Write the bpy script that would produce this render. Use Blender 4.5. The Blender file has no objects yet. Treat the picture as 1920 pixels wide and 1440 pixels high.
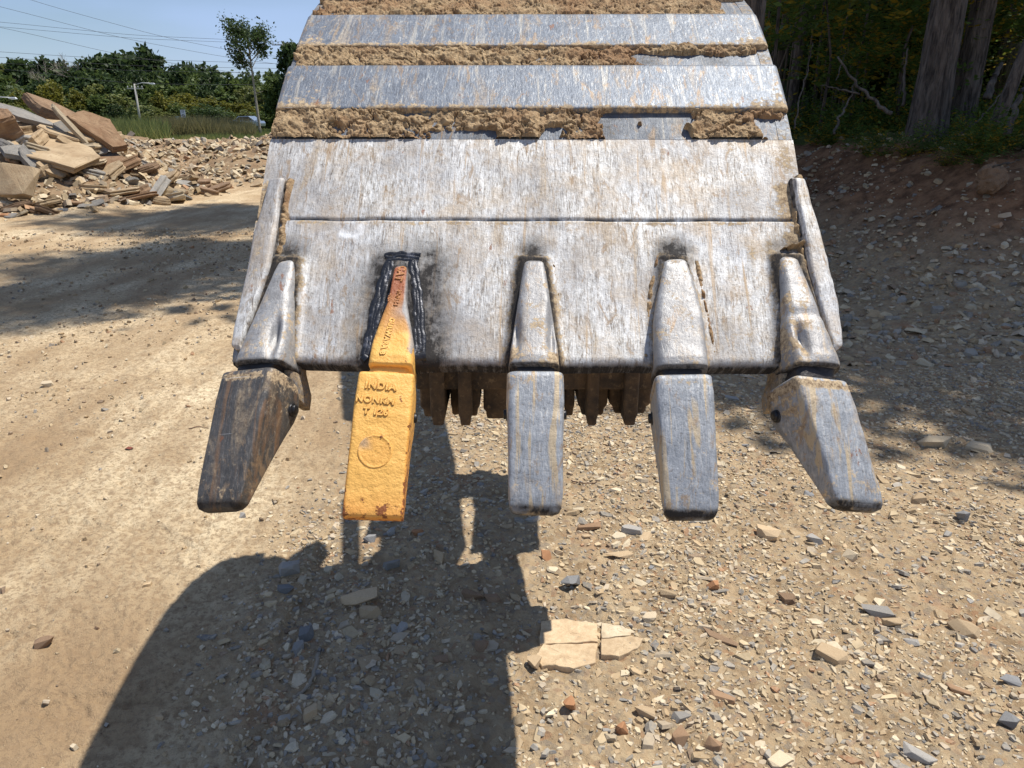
import bpy, math, random
import numpy as np
from mathutils import Vector, Matrix, Euler
R = math.radians
sc = bpy.context.scene
C = sc.collection
# ------------------------------------------------------------------ camera, sky, sun
PITCH, CAMH, FPX = 19.6, 1.5, 1387.0
cam = bpy.data.cameras.new('camera'); camo = bpy.data.objects.new('camera', cam); C.objects.link(camo)
camo.location = (0, 0, CAMH); camo.rotation_euler = (R(90 - PITCH), 0, 0)
cam.sensor_width = 36; cam.lens = 26.0; cam.clip_start = .05; cam.clip_end = 3000
sc.camera = camo
SUN_EL, SUN_AZ = 67.5, 70          # azimuth measured from +Y (away) towards +X (right)
world = bpy.data.worlds.new('World'); sc.world = world; world.use_nodes = True
wn = world.node_tree.nodes; wl = world.node_tree.links
for n in list(wn): wn.remove(n)
sky = wn.new('ShaderNodeTexSky'); sky.sky_type = 'NISHITA'; sky.sun_disc = False
sky.sun_elevation = R(SUN_EL); sky.sun_rotation = R(SUN_AZ); sky.air_density = 1.0; sky.dust_density = .4; sky.ozone_density = 3.0
wtc = wn.new('ShaderNodeTexCoord'); wmp = wn.new('ShaderNodeMapping'); wmp.inputs['Scale'].default_value = (1.2, 1.2, 6.0)
wno = wn.new('ShaderNodeTexNoise'); wno.inputs['Scale'].default_value = 1.6; wno.inputs['Detail'].default_value = 6
wrp = wn.new('ShaderNodeValToRGB'); wrp.color_ramp.elements[0].position = .38; wrp.color_ramp.elements[1].position = .75
wrp.color_ramp.elements[0].color = (.08, .08, .08, 1); wrp.color_ramp.elements[1].color = (.6, .6, .6, 1)
wmx = wn.new('ShaderNodeMixRGB'); wmx.inputs[2].default_value = (5.2, 6.9, 11.2, 1)
wbg = wn.new('ShaderNodeBackground'); wbg.inputs[1].default_value = .086
wo = wn.new('ShaderNodeOutputWorld')
wl.new(wtc.outputs['Generated'], wmp.inputs[0]); wl.new(wmp.outputs[0], wno.inputs['Vector']); wl.new(wno.outputs[0], wrp.inputs[0])
wl.new(wrp.outputs[0], wmx.inputs[0]); wl.new(sky.outputs[0], wmx.inputs[1]); wl.new(wmx.outputs[0], wbg.inputs[0]); wl.new(wbg.outputs[0], wo.inputs[0])
sd = bpy.data.lights.new('sun', 'SUN'); sd.energy = 5.0; sd.angle = R(.5); sd.color = (1, .955, .88)
so = bpy.data.objects.new('sun', sd); C.objects.link(so)
sv = Vector((math.sin(R(SUN_AZ)) * math.cos(R(SUN_EL)), math.cos(R(SUN_AZ)) * math.cos(R(SUN_EL)), math.sin(R(SUN_EL))))
so.rotation_euler = (-sv).to_track_quat('-Z', 'Y').to_euler(); so.location = (10, 6, 30)
sc.view_settings.view_transform = 'Standard'; sc.view_settings.look = 'None'
sc.view_settings.exposure = .20; sc.view_settings.gamma = 1; sc.view_settings.use_curve_mapping = False
sc.render.engine = 'CYCLES'; sc.cycles.max_bounces = 6; sc.cycles.transparent_max_bounces = 8

# ------------------------------------------------------------------ maths helpers
rng = np.random.default_rng(7); random.seed(7)
ct, st = math.cos(R(PITCH)), math.sin(R(PITCH))
def ray(px, py):
    a, b = (px - 960) / FPX, (py - 720) / FPX
    return np.array([a, ct - b * st, -st - b * ct])      # per unit depth
def at_depth(px, py, Z): return np.array([0, 0, CAMH]) + ray(px, py) * Z
def at_Y(px, py, Y):
    r = ray(px, py); return np.array([0, 0, CAMH]) + r * (Y / r[1])
def at_z(px, py, z=0.):
    r = ray(px, py); return np.array([0, 0, CAMH]) + r * ((z - CAMH) / r[2])
def sm(a, b, x):
    t = np.clip((np.asarray(x, float) - a) / (b - a), 0, 1); return t * t * (3 - 2 * t)
def _h(ix, iy, iz, seed):
    n = (ix.astype(np.int64) * 374761393 + iy.astype(np.int64) * 668265263 + iz.astype(np.int64) * 2147483647 + seed * 1274126177) & 0xffffffff
    n = ((n ^ (n >> 13)) * 1274126177) & 0xffffffff
    n = ((n ^ (n >> 16)) * 2246822519) & 0xffffffff
    return ((n ^ (n >> 15)) & 0xffffff) / float(0xffffff)
def vn(x, y, z=None, seed=0):
    x = np.asarray(x, float); y = np.asarray(y, float); z = np.zeros_like(x) if z is None else np.asarray(z, float)
    ix, iy, iz = np.floor(x), np.floor(y), np.floor(z); fx, fy, fz = x - ix, y - iy, z - iz
    fx = fx * fx * (3 - 2 * fx); fy = fy * fy * (3 - 2 * fy); fz = fz * fz * (3 - 2 * fz)
    r = 0
    for dx in (0, 1):
        for dy in (0, 1):
            for dz in (0, 1):
                w = (fx if dx else 1 - fx) * (fy if dy else 1 - fy) * (fz if dz else 1 - fz)
                r = r + w * _h(ix + dx, iy + dy, iz + dz, seed)
    return r
def vn2(x, y, seed=0):
    x = np.asarray(x, float); y = np.asarray(y, float)
    ix, iy = np.floor(x), np.floor(y); fx, fy = x - ix, y - iy; z = np.zeros_like(ix)
    fx = fx * fx * (3 - 2 * fx); fy = fy * fy * (3 - 2 * fy)
    return (_h(ix, iy, z, seed) * (1 - fx) + _h(ix + 1, iy, z, seed) * fx) * (1 - fy) + (_h(ix, iy + 1, z, seed) * (1 - fx) + _h(ix + 1, iy + 1, z, seed) * fx) * fy
def fbm(x, y, oct=4, seed=0, gain=.5):
    r = 0; a = 1; t = 0; c, s = .8, .6
    for i in range(oct):
        r = r + a * vn2(x, y, seed + i * 17); t += a; a *= gain
        x, y = (x * c - y * s) * 2.03 + 5.2, (x * s + y * c) * 2.03 + 1.7
    return r / t

# ------------------------------------------------------------------ object helpers
def mesh_np(name, V, F, mat=None, smooth=False, attrs=None):
    me = bpy.data.meshes.new(name); V = np.asarray(V, np.float32)
    if isinstance(F, np.ndarray): Fl = [F]
    else: Fl = [np.asarray(f, np.int32) for f in F]          # list of arrays, each (n, k)
    nl = sum(f.size for f in Fl); nf = sum(len(f) for f in Fl)
    me.vertices.add(len(V)); me.vertices.foreach_set('co', V.ravel())
    me.loops.add(nl); me.loops.foreach_set('vertex_index', np.concatenate([f.ravel() for f in Fl]).astype(np.int32))
    me.polygons.add(nf)
    tot = np.concatenate([np.full(len(f), f.shape[1]) for f in Fl]).astype(np.int32)
    me.polygons.foreach_set('loop_start', np.concatenate([[0], np.cumsum(tot)[:-1]]).astype(np.int32))
    me.polygons.foreach_set('loop_total', tot)
    me.polygons.foreach_set('use_smooth', np.full(nf, smooth))
    me.update(calc_edges=True); me.validate()
    for k, a in (attrs or {}).items():
        a = np.asarray(a, np.float32)
        if a.ndim == 1: me.attributes.new(k, 'FLOAT', 'POINT').data.foreach_set('value', a)
        elif a.shape[1] == 3: me.attributes.new(k, 'FLOAT_VECTOR', 'POINT').data.foreach_set('vector', a.ravel())
        else: me.attributes.new(k, 'FLOAT_COLOR', 'POINT').data.foreach_set('color', a.ravel())
    if mat: me.materials.append(mat)
    return me
def link(name, data, parent=None, loc=None, rot=None, label=None, cat=None, group=None, kind=None):
    o = bpy.data.objects.new(name, data); C.objects.link(o)
    if parent: o.parent = parent
    if loc is not None: o.location = loc
    if rot is not None: o.rotation_euler = rot
    if label: o['label'] = label
    if cat: o['category'] = cat
    if group: o['group'] = group
    if kind or cat: o['kind'] = kind or 'thing'
    return o
def grid_faces(n, m, closed_m=False):
    i = np.arange(n - 1)[:, None]; j = np.arange(m if closed_m else m - 1)[None, :]
    a = i * m + j; b = i * m + (j + 1) % m; c = (i + 1) * m + (j + 1) % m; d = (i + 1) * m + j
    return np.stack([a, b, c, d], -1).reshape(-1, 4)
class MB:                                                   # collects loose geometry for one mesh
    def __init__(s): s.V = []; s.F = {}; s.n = 0; s.A = []
    def add(s, V, F, a=None):
        V = np.asarray(V, float); s.V.append(V)
        for f in F: s.F.setdefault(len(f), []).append([k + s.n for k in f])
        s.A.append(np.tile(a, (len(V), 1)) if a is not None else np.ones((len(V), 4))); s.n += len(V)
        return s
    def box(s, c, d, rot=None, taper=1.0):
        x, y, z = [k / 2 for k in d]; P = []
        for sz in (-1, 1):
            k = taper if sz > 0 else 1
            for sx, sy in ((-1, -1), (1, -1), (1, 1), (-1, 1)): P.append((sx * x * k, sy * y * k, sz * z))
        P = np.array(P)
        if rot is not None: P = P @ np.array(Euler(rot).to_matrix()).T
        return s.add(P + np.array(c), [(3, 2, 1, 0), (4, 5, 6, 7), (0, 1, 5, 4), (1, 2, 6, 5), (2, 3, 7, 6), (3, 0, 4, 7)])
    def tube(s, pts, r, k=8, cap=True):
        pts = np.array(pts, float); r = np.broadcast_to(np.array(r, float), (len(pts),)); V = []
        up = np.array([.13, .2, 1.])
        for i, p in enumerate(pts):
            t = pts[min(i + 1, len(pts) - 1)] - pts[max(i - 1, 0)]; t = t / (np.linalg.norm(t) + 1e-9)
            if abs(t @ up) / np.linalg.norm(up) > .97: up = np.array([1., .1, .1])
            a = np.cross(t, up); a /= np.linalg.norm(a); b = np.cross(t, a)
            for j in range(k):
                q = 2 * math.pi * j / k; V.append(p + r[i] * (a * math.cos(q) + b * math.sin(q)))
        F = [tuple(f) for f in grid_faces(len(pts), k, True)]
        if cap: F += [tuple(range(k))[::-1], tuple((len(pts) - 1) * k + j for j in range(k))]
        return s.add(V, F)
    def prism(s, poly, axis, a, b):                          # poly 2D extruded along axis 0/1/2
        n = len(poly); V = []
        for v in (a, b):
            for p in poly:
                q = list(p); q.insert(axis, v); V.append(q)
        return s.add(V, [tuple(range(n)), tuple(range(2 * n - 1, n - 1, -1))] + [(i, n + i, n + (i + 1) % n, (i + 1) % n) for i in range(n)])
    def mesh(s, name, mat, smooth=False):
        return mesh_np(name, np.concatenate(s.V), [np.array(v) for v in s.F.values()], mat, smooth, {'col': np.concatenate(s.A)})
def bevel(o, w=.004, seg=2):
    m = o.modifiers.new('bevel', 'BEVEL'); m.width = w; m.segments = seg; m.limit_method = 'ANGLE'; m.angle_limit = R(40); return o

# ------------------------------------------------------------------ material helpers
class NT:
    def __init__(s, name):
        s.m = bpy.data.materials.new(name); s.m.use_nodes = True; s.t = s.m.node_tree; s.n = s.t.nodes; s.l = s.t.links
        s.b = s.n['Principled BSDF']; s.out = s.n['Material Output']
    def new(s, k, **kw):
        n = s.n.new(k)
        for a, v in kw.items(): setattr(n, a, v)
        return n
    def put(s, sock, v):
        if isinstance(v, bpy.types.NodeSocket): s.l.new(v, sock)
        else: sock.default_value = v if not (isinstance(v, tuple) and len(v) == 3 and sock.type == 'RGBA') else (*v, 1)
    def attr(s, name, out='Vector'): n = s.new('ShaderNodeAttribute', attribute_name=name); return n.outputs[out]
    def obj(s): return s.new('ShaderNodeTexCoord').outputs['Object']
    def pos(s): return s.new('ShaderNodeNewGeometry').outputs['Position']
    def map(s, vec, scale=(1, 1, 1), rot=(0, 0, 0), loc=(0, 0, 0)):
        n = s.new('ShaderNodeMapping'); s.put(n.inputs[0], vec); n.inputs['Scale'].default_value = scale; n.inputs['Rotation'].default_value = rot; n.inputs['Location'].default_value = loc; return n.outputs[0]
    def noise(s, vec, scale=5, detail=4, rough=.55, dist=0):
        n = s.new('ShaderNodeTexNoise'); s.put(n.inputs['Vector'], vec); n.inputs['Scale'].default_value = scale; n.inputs['Detail'].default_value = detail
        n.inputs['Roughness'].default_value = rough; n.inputs['Distortion'].default_value = dist; return n.outputs[0]
    def vor(s, vec, scale=5, feature='F1', out=0):
        n = s.new('ShaderNodeTexVoronoi', feature=feature); s.put(n.inputs['Vector'], vec); n.inputs['Scale'].default_value = scale; return n.outputs[out]
    def ramp(s, fac, stops):
        n = s.new('ShaderNodeValToRGB'); s.put(n.inputs[0], fac); e = n.color_ramp.elements
        while len(e) < len(stops): e.new(.5)
        for k, (p, c) in zip(e, stops): k.position = p; k.color = (*c, 1) if isinstance(c, tuple) else (c, c, c, 1)
        return n.outputs[0]
    def mix(s, fac, a, b, mode='MIX'):
        n = s.new('ShaderNodeMixRGB', blend_type=mode); s.put(n.inputs[0], fac); s.put(n.inputs[1], a); s.put(n.inputs[2], b); return n.outputs[0]
    def math(s, op, a, b=0., c=None, clamp=False):
        n = s.new('ShaderNodeMath', operation=op); n.use_clamp = clamp; s.put(n.inputs[0], a); s.put(n.inputs[1], b)
        if c is not None: s.put(n.inputs[2], c)
        return n.outputs[0]
    def bump(s, h, strength=.5, dist=.01, normal=None):
        n = s.new('ShaderNodeBump'); s.put(n.inputs['Height'], h); n.inputs['Strength'].default_value = strength; n.inputs['Distance'].default_value = dist
        if normal: s.put(n.inputs['Normal'], normal)
        return n.outputs[0]
    def set(s, **kw):
        nm = {'col': 'Base Color', 'rough': 'Roughness', 'metal': 'Metallic', 'normal': 'Normal', 'spec': 'Specular IOR Level'}
        for k, v in kw.items(): s.put(s.b.inputs[nm[k]], v)
        return s.m
def simple(name, col, rough=.7, metal=0, nscale=20, var=.25):
    t = NT(name); n = t.noise(t.obj(), nscale, 4)
    c = t.mix(n, tuple(k * (1 - var) for k in col), tuple(min(1, k * (1 + var)) for k in col))
    return t.set(col=c, rough=rough, metal=metal, normal=t.bump(n, .3, .01))

def steel(name, kind):
    """worn bucket steel: long scratches along the wear direction, ingrained dirt, rust specks; attribute suv = (across, along, out) in metres"""
    t = NT(name); v = t.attr('suv'); st_ = t.attr('stain', 'Color')
    sep = t.new('ShaderNodeSeparateColor'); t.put(sep.inputs[0], st_); scorch_shade, dirt, bare = sep.outputs[0], sep.outputs[1], sep.outputs[2]  # first channel: scorch, plus shade painted on the lip plate
    wob = t.noise(v, 3, 3)
    s1 = t.math('ADD', t.math('MULTIPLY', t.noise(t.map(v, (210, 24, 60)), 1, 5, .68, 1.6), .62), t.math('MULTIPLY', t.noise(t.map(v, (150, 60, 60), rot=(0, 0, .12), loc=(4, 4, 4)), 1, 4, .7, 1.0), .38))      # fine streaks
    s2 = t.noise(t.map(v, (60, 3.5, 20), loc=(3, 7, 1)), 1, 4, .6, .8)
    sp = t.noise(v, 170, 3, .7)                                # pitting
    big = t.noise(v, 6, 5, .6)
    mid = t.noise(v, 28, 5, .65)
    if kind == 'plate':
        base = t.ramp(s1, [(.365, (.09, .065, .045)), (.43, (.31, .275, .235)), (.50, (.53, .515, .485)), (.60, (.76, .75, .725))])
        base = t.mix(t.math('MULTIPLY', t.ramp(s2, [(.5, 0.), (.68, 1.)]), .5), base, (.84, .83, .81))
        base = t.mix(t.ramp(big, [(.42, 0.), (.72, .45)]), base, (.36, .39, .45)); base = t.mix(t.ramp(t.noise(v, 11, 5, .7), [(.46, 0.), (.64, .65)]), base, (.47, .37, .26)); base = t.mix(t.ramp(t.noise(t.map(v, (70, 2.6, 20), loc=(2, 8, 1)), 1, 3, .6, .5), [(.60, 0.), (.66, .7)]), base, (.44, .31, .18)); base = t.mix(t.ramp(t.noise(v, 4.5, 4, .6), [(.45, 0.), (.62, .5)]), base, (.26, .25, .25))
        metal, rough0 = .22, .60
    elif kind == 'blue':
        base = t.ramp(s1, [(.36, (.08, .088, .10)), (.46, (.14, .16, .195)), (.55, (.19, .215, .255)), (.62, (.50, .495, .465))]); base = t.mix(.3, base, t.ramp(mid, [(.35, (.12, .135, .16)), (.65, (.26, .29, .33))]))
        base = t.mix(t.ramp(s2, [(.56, 0.), (.66, .35)]), base, (.62, .56, .45))
        metal, rough0 = .40, .52
    elif kind == 'cap':
        base = t.ramp(s1, [(.36, (.13, .135, .14)), (.45, (.25, .265, .285)), (.54, (.33, .345, .37)), (.63, (.56, .555, .53))]); base = t.mix(.35, base, t.ramp(mid, [(.35, (.20, .215, .235)), (.65, (.40, .415, .43))]))
        base = t.mix(t.ramp(s2, [(.54, 0.), (.60, .8)]), base, (.52, .40, .24))
        metal, rough0 = .25, .52
    elif kind == 'darkcap':
        base = t.ramp(s1, [(.34, (.04, .038, .036)), (.48, (.085, .082, .08)), (.56, (.13, .12, .11)), (.64, (.36, .34, .30))]); base = t.mix(.4, base, t.ramp(mid, [(.35, (.05, .048, .046)), (.65, (.15, .14, .13))]))
        base = t.mix(t.ramp(s2, [(.54, 0.), (.64, .7)]), base, (.26, .15, .08))
        metal, rough0 = .3, .46
    else:                                                      # shank
        base = t.ramp(s1, [(.30, (.17, .155, .14)), (.43, (.33, .32, .31)), (.55, (.43, .425, .415)), (.70, (.62, .615, .605))])
        base = t.mix(.45, base, t.ramp(mid, [(.3, (.20, .19, .185)), (.55, (.42, .415, .41)), (.75, (.60, .60, .60))])); base = t.mix(t.ramp(big, [(.4, 0.), (.65, .6)]), base, (.20, .195, .20))
        metal, rough0 = .38, .52
    base = t.mix(t.ramp(sp, [(.30, .55), (.42, 0.)]), base, (.10, .085, .07))
    tan = t.mix(t.ramp(t.noise(v, 120, 6, .8), [(.38, 0.), (.6, 1.)]), (.13, .08, .045), (.56, .43, .27))
    # thin dirt film: patches plus the painted dirt mask
    film = t.math('MULTIPLY', t.ramp(t.noise(t.map(v, (22, 5, 10), loc=(9, 2, 4)), 1, 6, .7, 1.0), [(.55, 0.), (.70, 1.)]), .7)
    base = t.mix(film, base, tan); base = t.mix(t.ramp(t.noise(t.map(v, (34, 12, 12), loc=(6, 6, 1)), 1, 6, .75, 1.2), [(.56, 0.), (.64, .75)]), base, t.mix(mid, (.20, .125, .07), (.42, .30, .18)))
    dm = t.math('SUBTRACT', t.math('ADD', dirt, t.math('ADD', t.math('MULTIPLY', mid, 1.3), t.math('MULTIPLY', t.noise(v, 120, 5, .75), 1.5))), 1.78)
    dm = t.math('MULTIPLY', dm, 5., clamp=True); base = t.mix(dm, base, tan)
    rust = t.ramp(t.noise(t.map(v, (30, 14, 10), loc=(1, 5, 2)), 1, 5, .7), [(.66, 0.), (.70, .8)])
    base = t.mix(rust, base, (.24, .10, .045))
    # scratches at odd angles
    sc1 = t.noise(t.map(v, (9, 420, 10), rot=(0, 0, .5)), 1, 2, .5, .3)
    base = t.mix(t.ramp(sc1, [(.74, 0.), (.77, .6)]), base, (.75, .74, .72))
    sm_ = t.math('MULTIPLY', scorch_shade, t.math('ADD', .62, t.math('MULTIPLY', mid, .7)), clamp=True)
    sm_ = t.ramp(t.math('ADD', sm_, t.math('MULTIPLY', t.math('SUBTRACT', t.math('ADD', s1, t.noise(v, 70, 5, .75)), 1.), t.math('MULTIPLY', t.math('MULTIPLY', scorch_shade, 1.5, clamp=True), 1.1))), [(.12, 0.), (.8, 1.)]); base = t.mix(sm_, base, t.mix(mid, (.012, .011, .012), (.06, .055, .05)))
    base = t.mix(bare, base, t.mix(s1, (.55, .55, .55), (.95, .95, .94)))
    metf = t.math('MULTIPLY', t.math('SUBTRACT', 1, t.math('MAXIMUM', dm, t.math('MAXIMUM', film, rust))), metal, clamp=True)
    rg = t.math('ADD', t.math('ADD', rough0 - .12, t.math('MULTIPLY', sp, .28)), t.math('MULTIPLY', dm, .4), clamp=True)
    hsum = t.math('ADD', t.math('MULTIPLY', s1, .6), t.math('ADD', t.math('MULTIPLY', sp, .5), t.math('MULTIPLY', mid, .8)))
    return t.set(col=base, rough=rg, spec=t.math('SUBTRACT', .42, t.math('MULTIPLY', sm_, .32)), metal=t.math('MULTIPLY', metf, t.math('SUBTRACT', 1., t.math('MULTIPLY', sm_, .85))), normal=t.bump(hsum, .55, .0025))

def mud_mat(name, a=(.22, .14, .075), b=(.56, .41, .24)):
    t = NT(name); v = t.obj(); n = t.noise(v, 45, 8, .7); n2 = t.noise(v, 220, 4, .7); n3 = t.noise(v, 9, 3)
    c = t.mix(t.ramp(n, [(.35, 0.), (.62, 1.)]), a, b); c = t.mix(t.ramp(n3, [(.45, 0.), (.65, .7)]), c, (.30, .165, .085))
    c = t.mix(t.ramp(n2, [(.62, 0.), (.72, .5)]), c, (.66, .60, .48))
    return t.set(col=c, rough=.95, spec=.15, normal=t.bump(t.math('ADD', n, t.math('MULTIPLY', n2, .5)), .9, .008))

def rock_mat(name, c1, c2, c3, scale=1.0, layered=True):
    t = NT(name); v = t.obj(); oi = t.new('ShaderNodeObjectInfo').outputs['Random']
    off = t.new('ShaderNodeVectorMath', operation='ADD'); t.put(off.inputs[0], v)
    cb = t.new('ShaderNodeCombineXYZ'); t.put(cb.inputs[0], t.math('MULTIPLY', oi, 31.)); t.put(cb.inputs[1], t.math('MULTIPLY', oi, 17.)); t.put(off.inputs[1], cb.outputs[0]); p = off.outputs[0]
    n = t.noise(p, 3 * scale, 6, .65); n2 = t.noise(p, 24 * scale, 6, .7); lay = t.noise(t.map(p, (1.5 * scale, 1.5 * scale, 26 * scale)), 1, 5, .6)
    c = t.mix(t.ramp(n, [(.35, 0.), (.65, 1.)]), c1, c2); c = t.mix(t.ramp(n2, [(.5, 0.), (.68, .7)]), c, c3)
    c = t.mix(t.ramp(lay, [(.34, .30), (.42, 0.)]), c, tuple(k * .45 for k in c1))
    val = t.new('ShaderNodeHueSaturation'); t.put(val.inputs['Color'], c); t.put(val.inputs['Value'], t.math('ADD', .78, t.math('MULTIPLY', oi, .44)))
    h = t.math('ADD', t.math('MULTIPLY', n2, .6), t.math('MULTIPLY', lay, .6))
    return t.set(col=val.outputs[0], rough=.93, spec=.2, normal=t.bump(h, .7, .02 / scale))

M = {}
M['plate'] = steel('worn_steel', 'plate'); M['blue'] = steel('blue_worn_steel', 'blue'); M['cap'] = steel('tooth_steel', 'cap')
M['darkcap'] = steel('dark_tooth_steel', 'darkcap'); M['shank'] = steel('adapter_steel', 'shank')
M['mud'] = mud_mat('dried_clay')
M['black'] = simple('black_pin_steel', (.03, .03, .032), .35, .6, 60)
M['gap'] = simple('dark_steel', (.035, .03, .028), .55, .3, 80)  # even dark steel for the noses in the cap gaps and the ears
def brown_dirty():
    t = NT('dirty_brown_steel'); v = t.obj(); n = t.noise(v, 9, 6, .7); n2 = t.noise(v, 60, 5, .7)
    c = t.mix(t.ramp(n, [(.4, 0.), (.65, 1.)]), (.035, .024, .016), (.13, .08, .04)); c = t.mix(t.ramp(n2, [(.55, 0.), (.7, .6)]), c, (.25, .17, .09))
    return t.set(col=c, rough=.8, metal=.1, normal=t.bump(n2, .5, .004))
M['brown'] = brown_dirty()
def yellow_paint():
    t = NT('yellow_cast_paint'); v = t.attr('suv'); heat = t.attr('scald', 'Fac')
    n = t.noise(v, 55, 5, .6); n2 = t.noise(v, 260, 4, .6); n3 = t.noise(v, 14, 3)
    c = t.mix(n3, (.78, .41, .085), (.84, .48, .13))
    c = t.mix(t.ramp(heat, [(.0, 0.), (.55, .55), (1., .92)]), c, t.mix(n, (.15, .035, .022), (.38, .10, .045)))
    sep = t.new('ShaderNodeSeparateXYZ'); t.put(sep.inputs[0], v)
    tip = t.attr('tip', 'Fac')
    c = t.mix(t.math('MULTIPLY', tip, t.math('MULTIPLY', n, 1.1)), c, (.60, .19, .025)); rm = t.math('ADD', t.math('MULTIPLY', tip, .19), t.noise(v, 48, 7, .72))
    c = t.mix(t.ramp(rm, [(.645, 0.), (.665, .95)]), c, t.mix(n, (.10, .03, .015), (.30, .09, .02)))
    c = t.mix(t.ramp(n2, [(.68, 0.), (.74, .8)]), c, (.55, .22, .04))
    worn = t.attr('worn', 'Fac'); c = t.mix(worn, c, t.mix(n, (.22, .21, .2), (.42, .40, .38)))
    return t.set(col=c, rough=.52, spec=.4, normal=t.bump(t.math('ADD', t.math('MULTIPLY', n, 1.2), t.math('MULTIPLY', n2, .35)), .75, .0035))
M['yellow'] = yellow_paint()
def weld_mat():
    t = NT('fresh_weld_metal'); v = t.obj(); n = t.noise(v, 100, 6, .6); n2 = t.noise(v, 55, 4)
    c = t.mix(n, (.02, .021, .025), (.07, .072, .08)); c = t.mix(t.ramp(n2, [(.56, 0.), (.66, .7)]), c, (.20, .20, .215))
    return t.set(col=c, rough=.36, metal=.7, normal=t.bump(n, .6, .0020))
M['weld'] = weld_mat()

# ------------------------------------------------------------------ terrain
def xb(y): return -.68 - .09 * np.clip(np.asarray(y, float) - 1.4, 0, 3) + .10 * (vn2(np.asarray(y, float) * 2.2, np.asarray(y, float) * 0, 3) - .5) * 2
def gravelness(x, y):
    w = (fbm(np.asarray(x) * 1.1, np.asarray(y) * 1.1, 3, 5) - .5)
    g = sm(-.12, .22, x - xb(y) + w * .5)
    return g * (1 - sm(6, 9, y) * (1 - sm(-1, 2, x)))
def mound(x, y):
    w = (fbm(np.asarray(x) * .5, np.asarray(y) * .5, 3, 9) - .5) * 2.2
    a = sm(0, 4.2, -(x + 6.2) + w * .5); b = sm(11.9, 15.2, y - w * .4) * (1 - sm(16.5, 22, y))
    w2 = (fbm(np.asarray(x) * .45 + 7, np.asarray(y) * .45, 3, 12) - .5) * 3
    return np.maximum(1.45 * a * b, .55 * sm(3.6, 6.2, -x + w2) * sm(17.5, 20.5, y - w2 * .3) * (1 - sm(24, 29, y)) * (.6 + .8 * fbm(np.asarray(x) * .9, np.asarray(y) * .9, 3, 14)))
def bankf(x, y):
    w = (fbm(np.asarray(x) * .7, np.asarray(y) * .7, 3, 19) - .5)
    return sm(2.3, 5.5, x + .10 * (np.minimum(y, 16) - 8) + w * .9) * sm(3.6, 8.5, y)
def far_rubble(x, y):
    return sm(17, 24, y) * (1 - sm(56, 66, y)) * sm(-.5, .5, -x - .14 * y - 1.2) * (1 - sm(40, 60, -x))
def ground_z(x, y, fine=False):
    x = np.asarray(x, float); y = np.asarray(y, float); d = np.hypot(x, y)
    z = mound(x, y) + 1.28 * bankf(x, y) + .055 * np.clip(x - 5.5, 0, 30) * sm(4, 9, y)
    z = z + far_rubble(x, y) * (.62 * sm(.3, .7, fbm(x * .22, y * .16, 4, 31))) * (1 - .75 * sm(30, 46, y))
    z = z + .05 * (fbm(x * .8, y * .8, 3, 41) - .5) * (1 - .5 * sm(-1, 1, x))
    z = z + .25 * sm(60, 75, y) * fbm(x * .05, y * .05, 2, 43)
    z = z + .30 * bankf(x, y) * (fbm(x * 1.7, y * 1.7, 5, 44, .55) - .5) + .2 * sm(.05, .5, mound(x, y)) * (fbm(x * 1.6, y * 1.6, 4, 45) - .5)
    ed = x - xb(y); z = z - .016 * sm(-.01, .015, ed) * (1 - sm(.0, .7, ed)) * (1 - sm(2.6, 3.4, y))
    if fine:
        g = gravelness(x, y)
        z = z + (.022 * (fbm(x * 5.5, y * 3.8, 4, 51) - .5) + .010 * (fbm(x * 26, y * 26, 3, 52) - .5)) * (.75 + .8 * g) * (1 - sm(20, 40, d)); z = z + .022 * (1 - g) * (fbm(x * 13, y * 10, 4, 57, .6) - .5) * (1 - sm(12, 22, d)) * sm(.35, .6, fbm(x * .9, y * .7, 3, 58))
        z = z - .010 * sm(.60, .66, fbm(x * 3.1, y * 7.5, 4, 53, .6)) * (1 - g) * (1 - sm(14, 24, d))
        z = z + .009 * (vn2(x * 62, y * 62, 54) - .5) * (1 - sm(4, 7, d))
    return z
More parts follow.
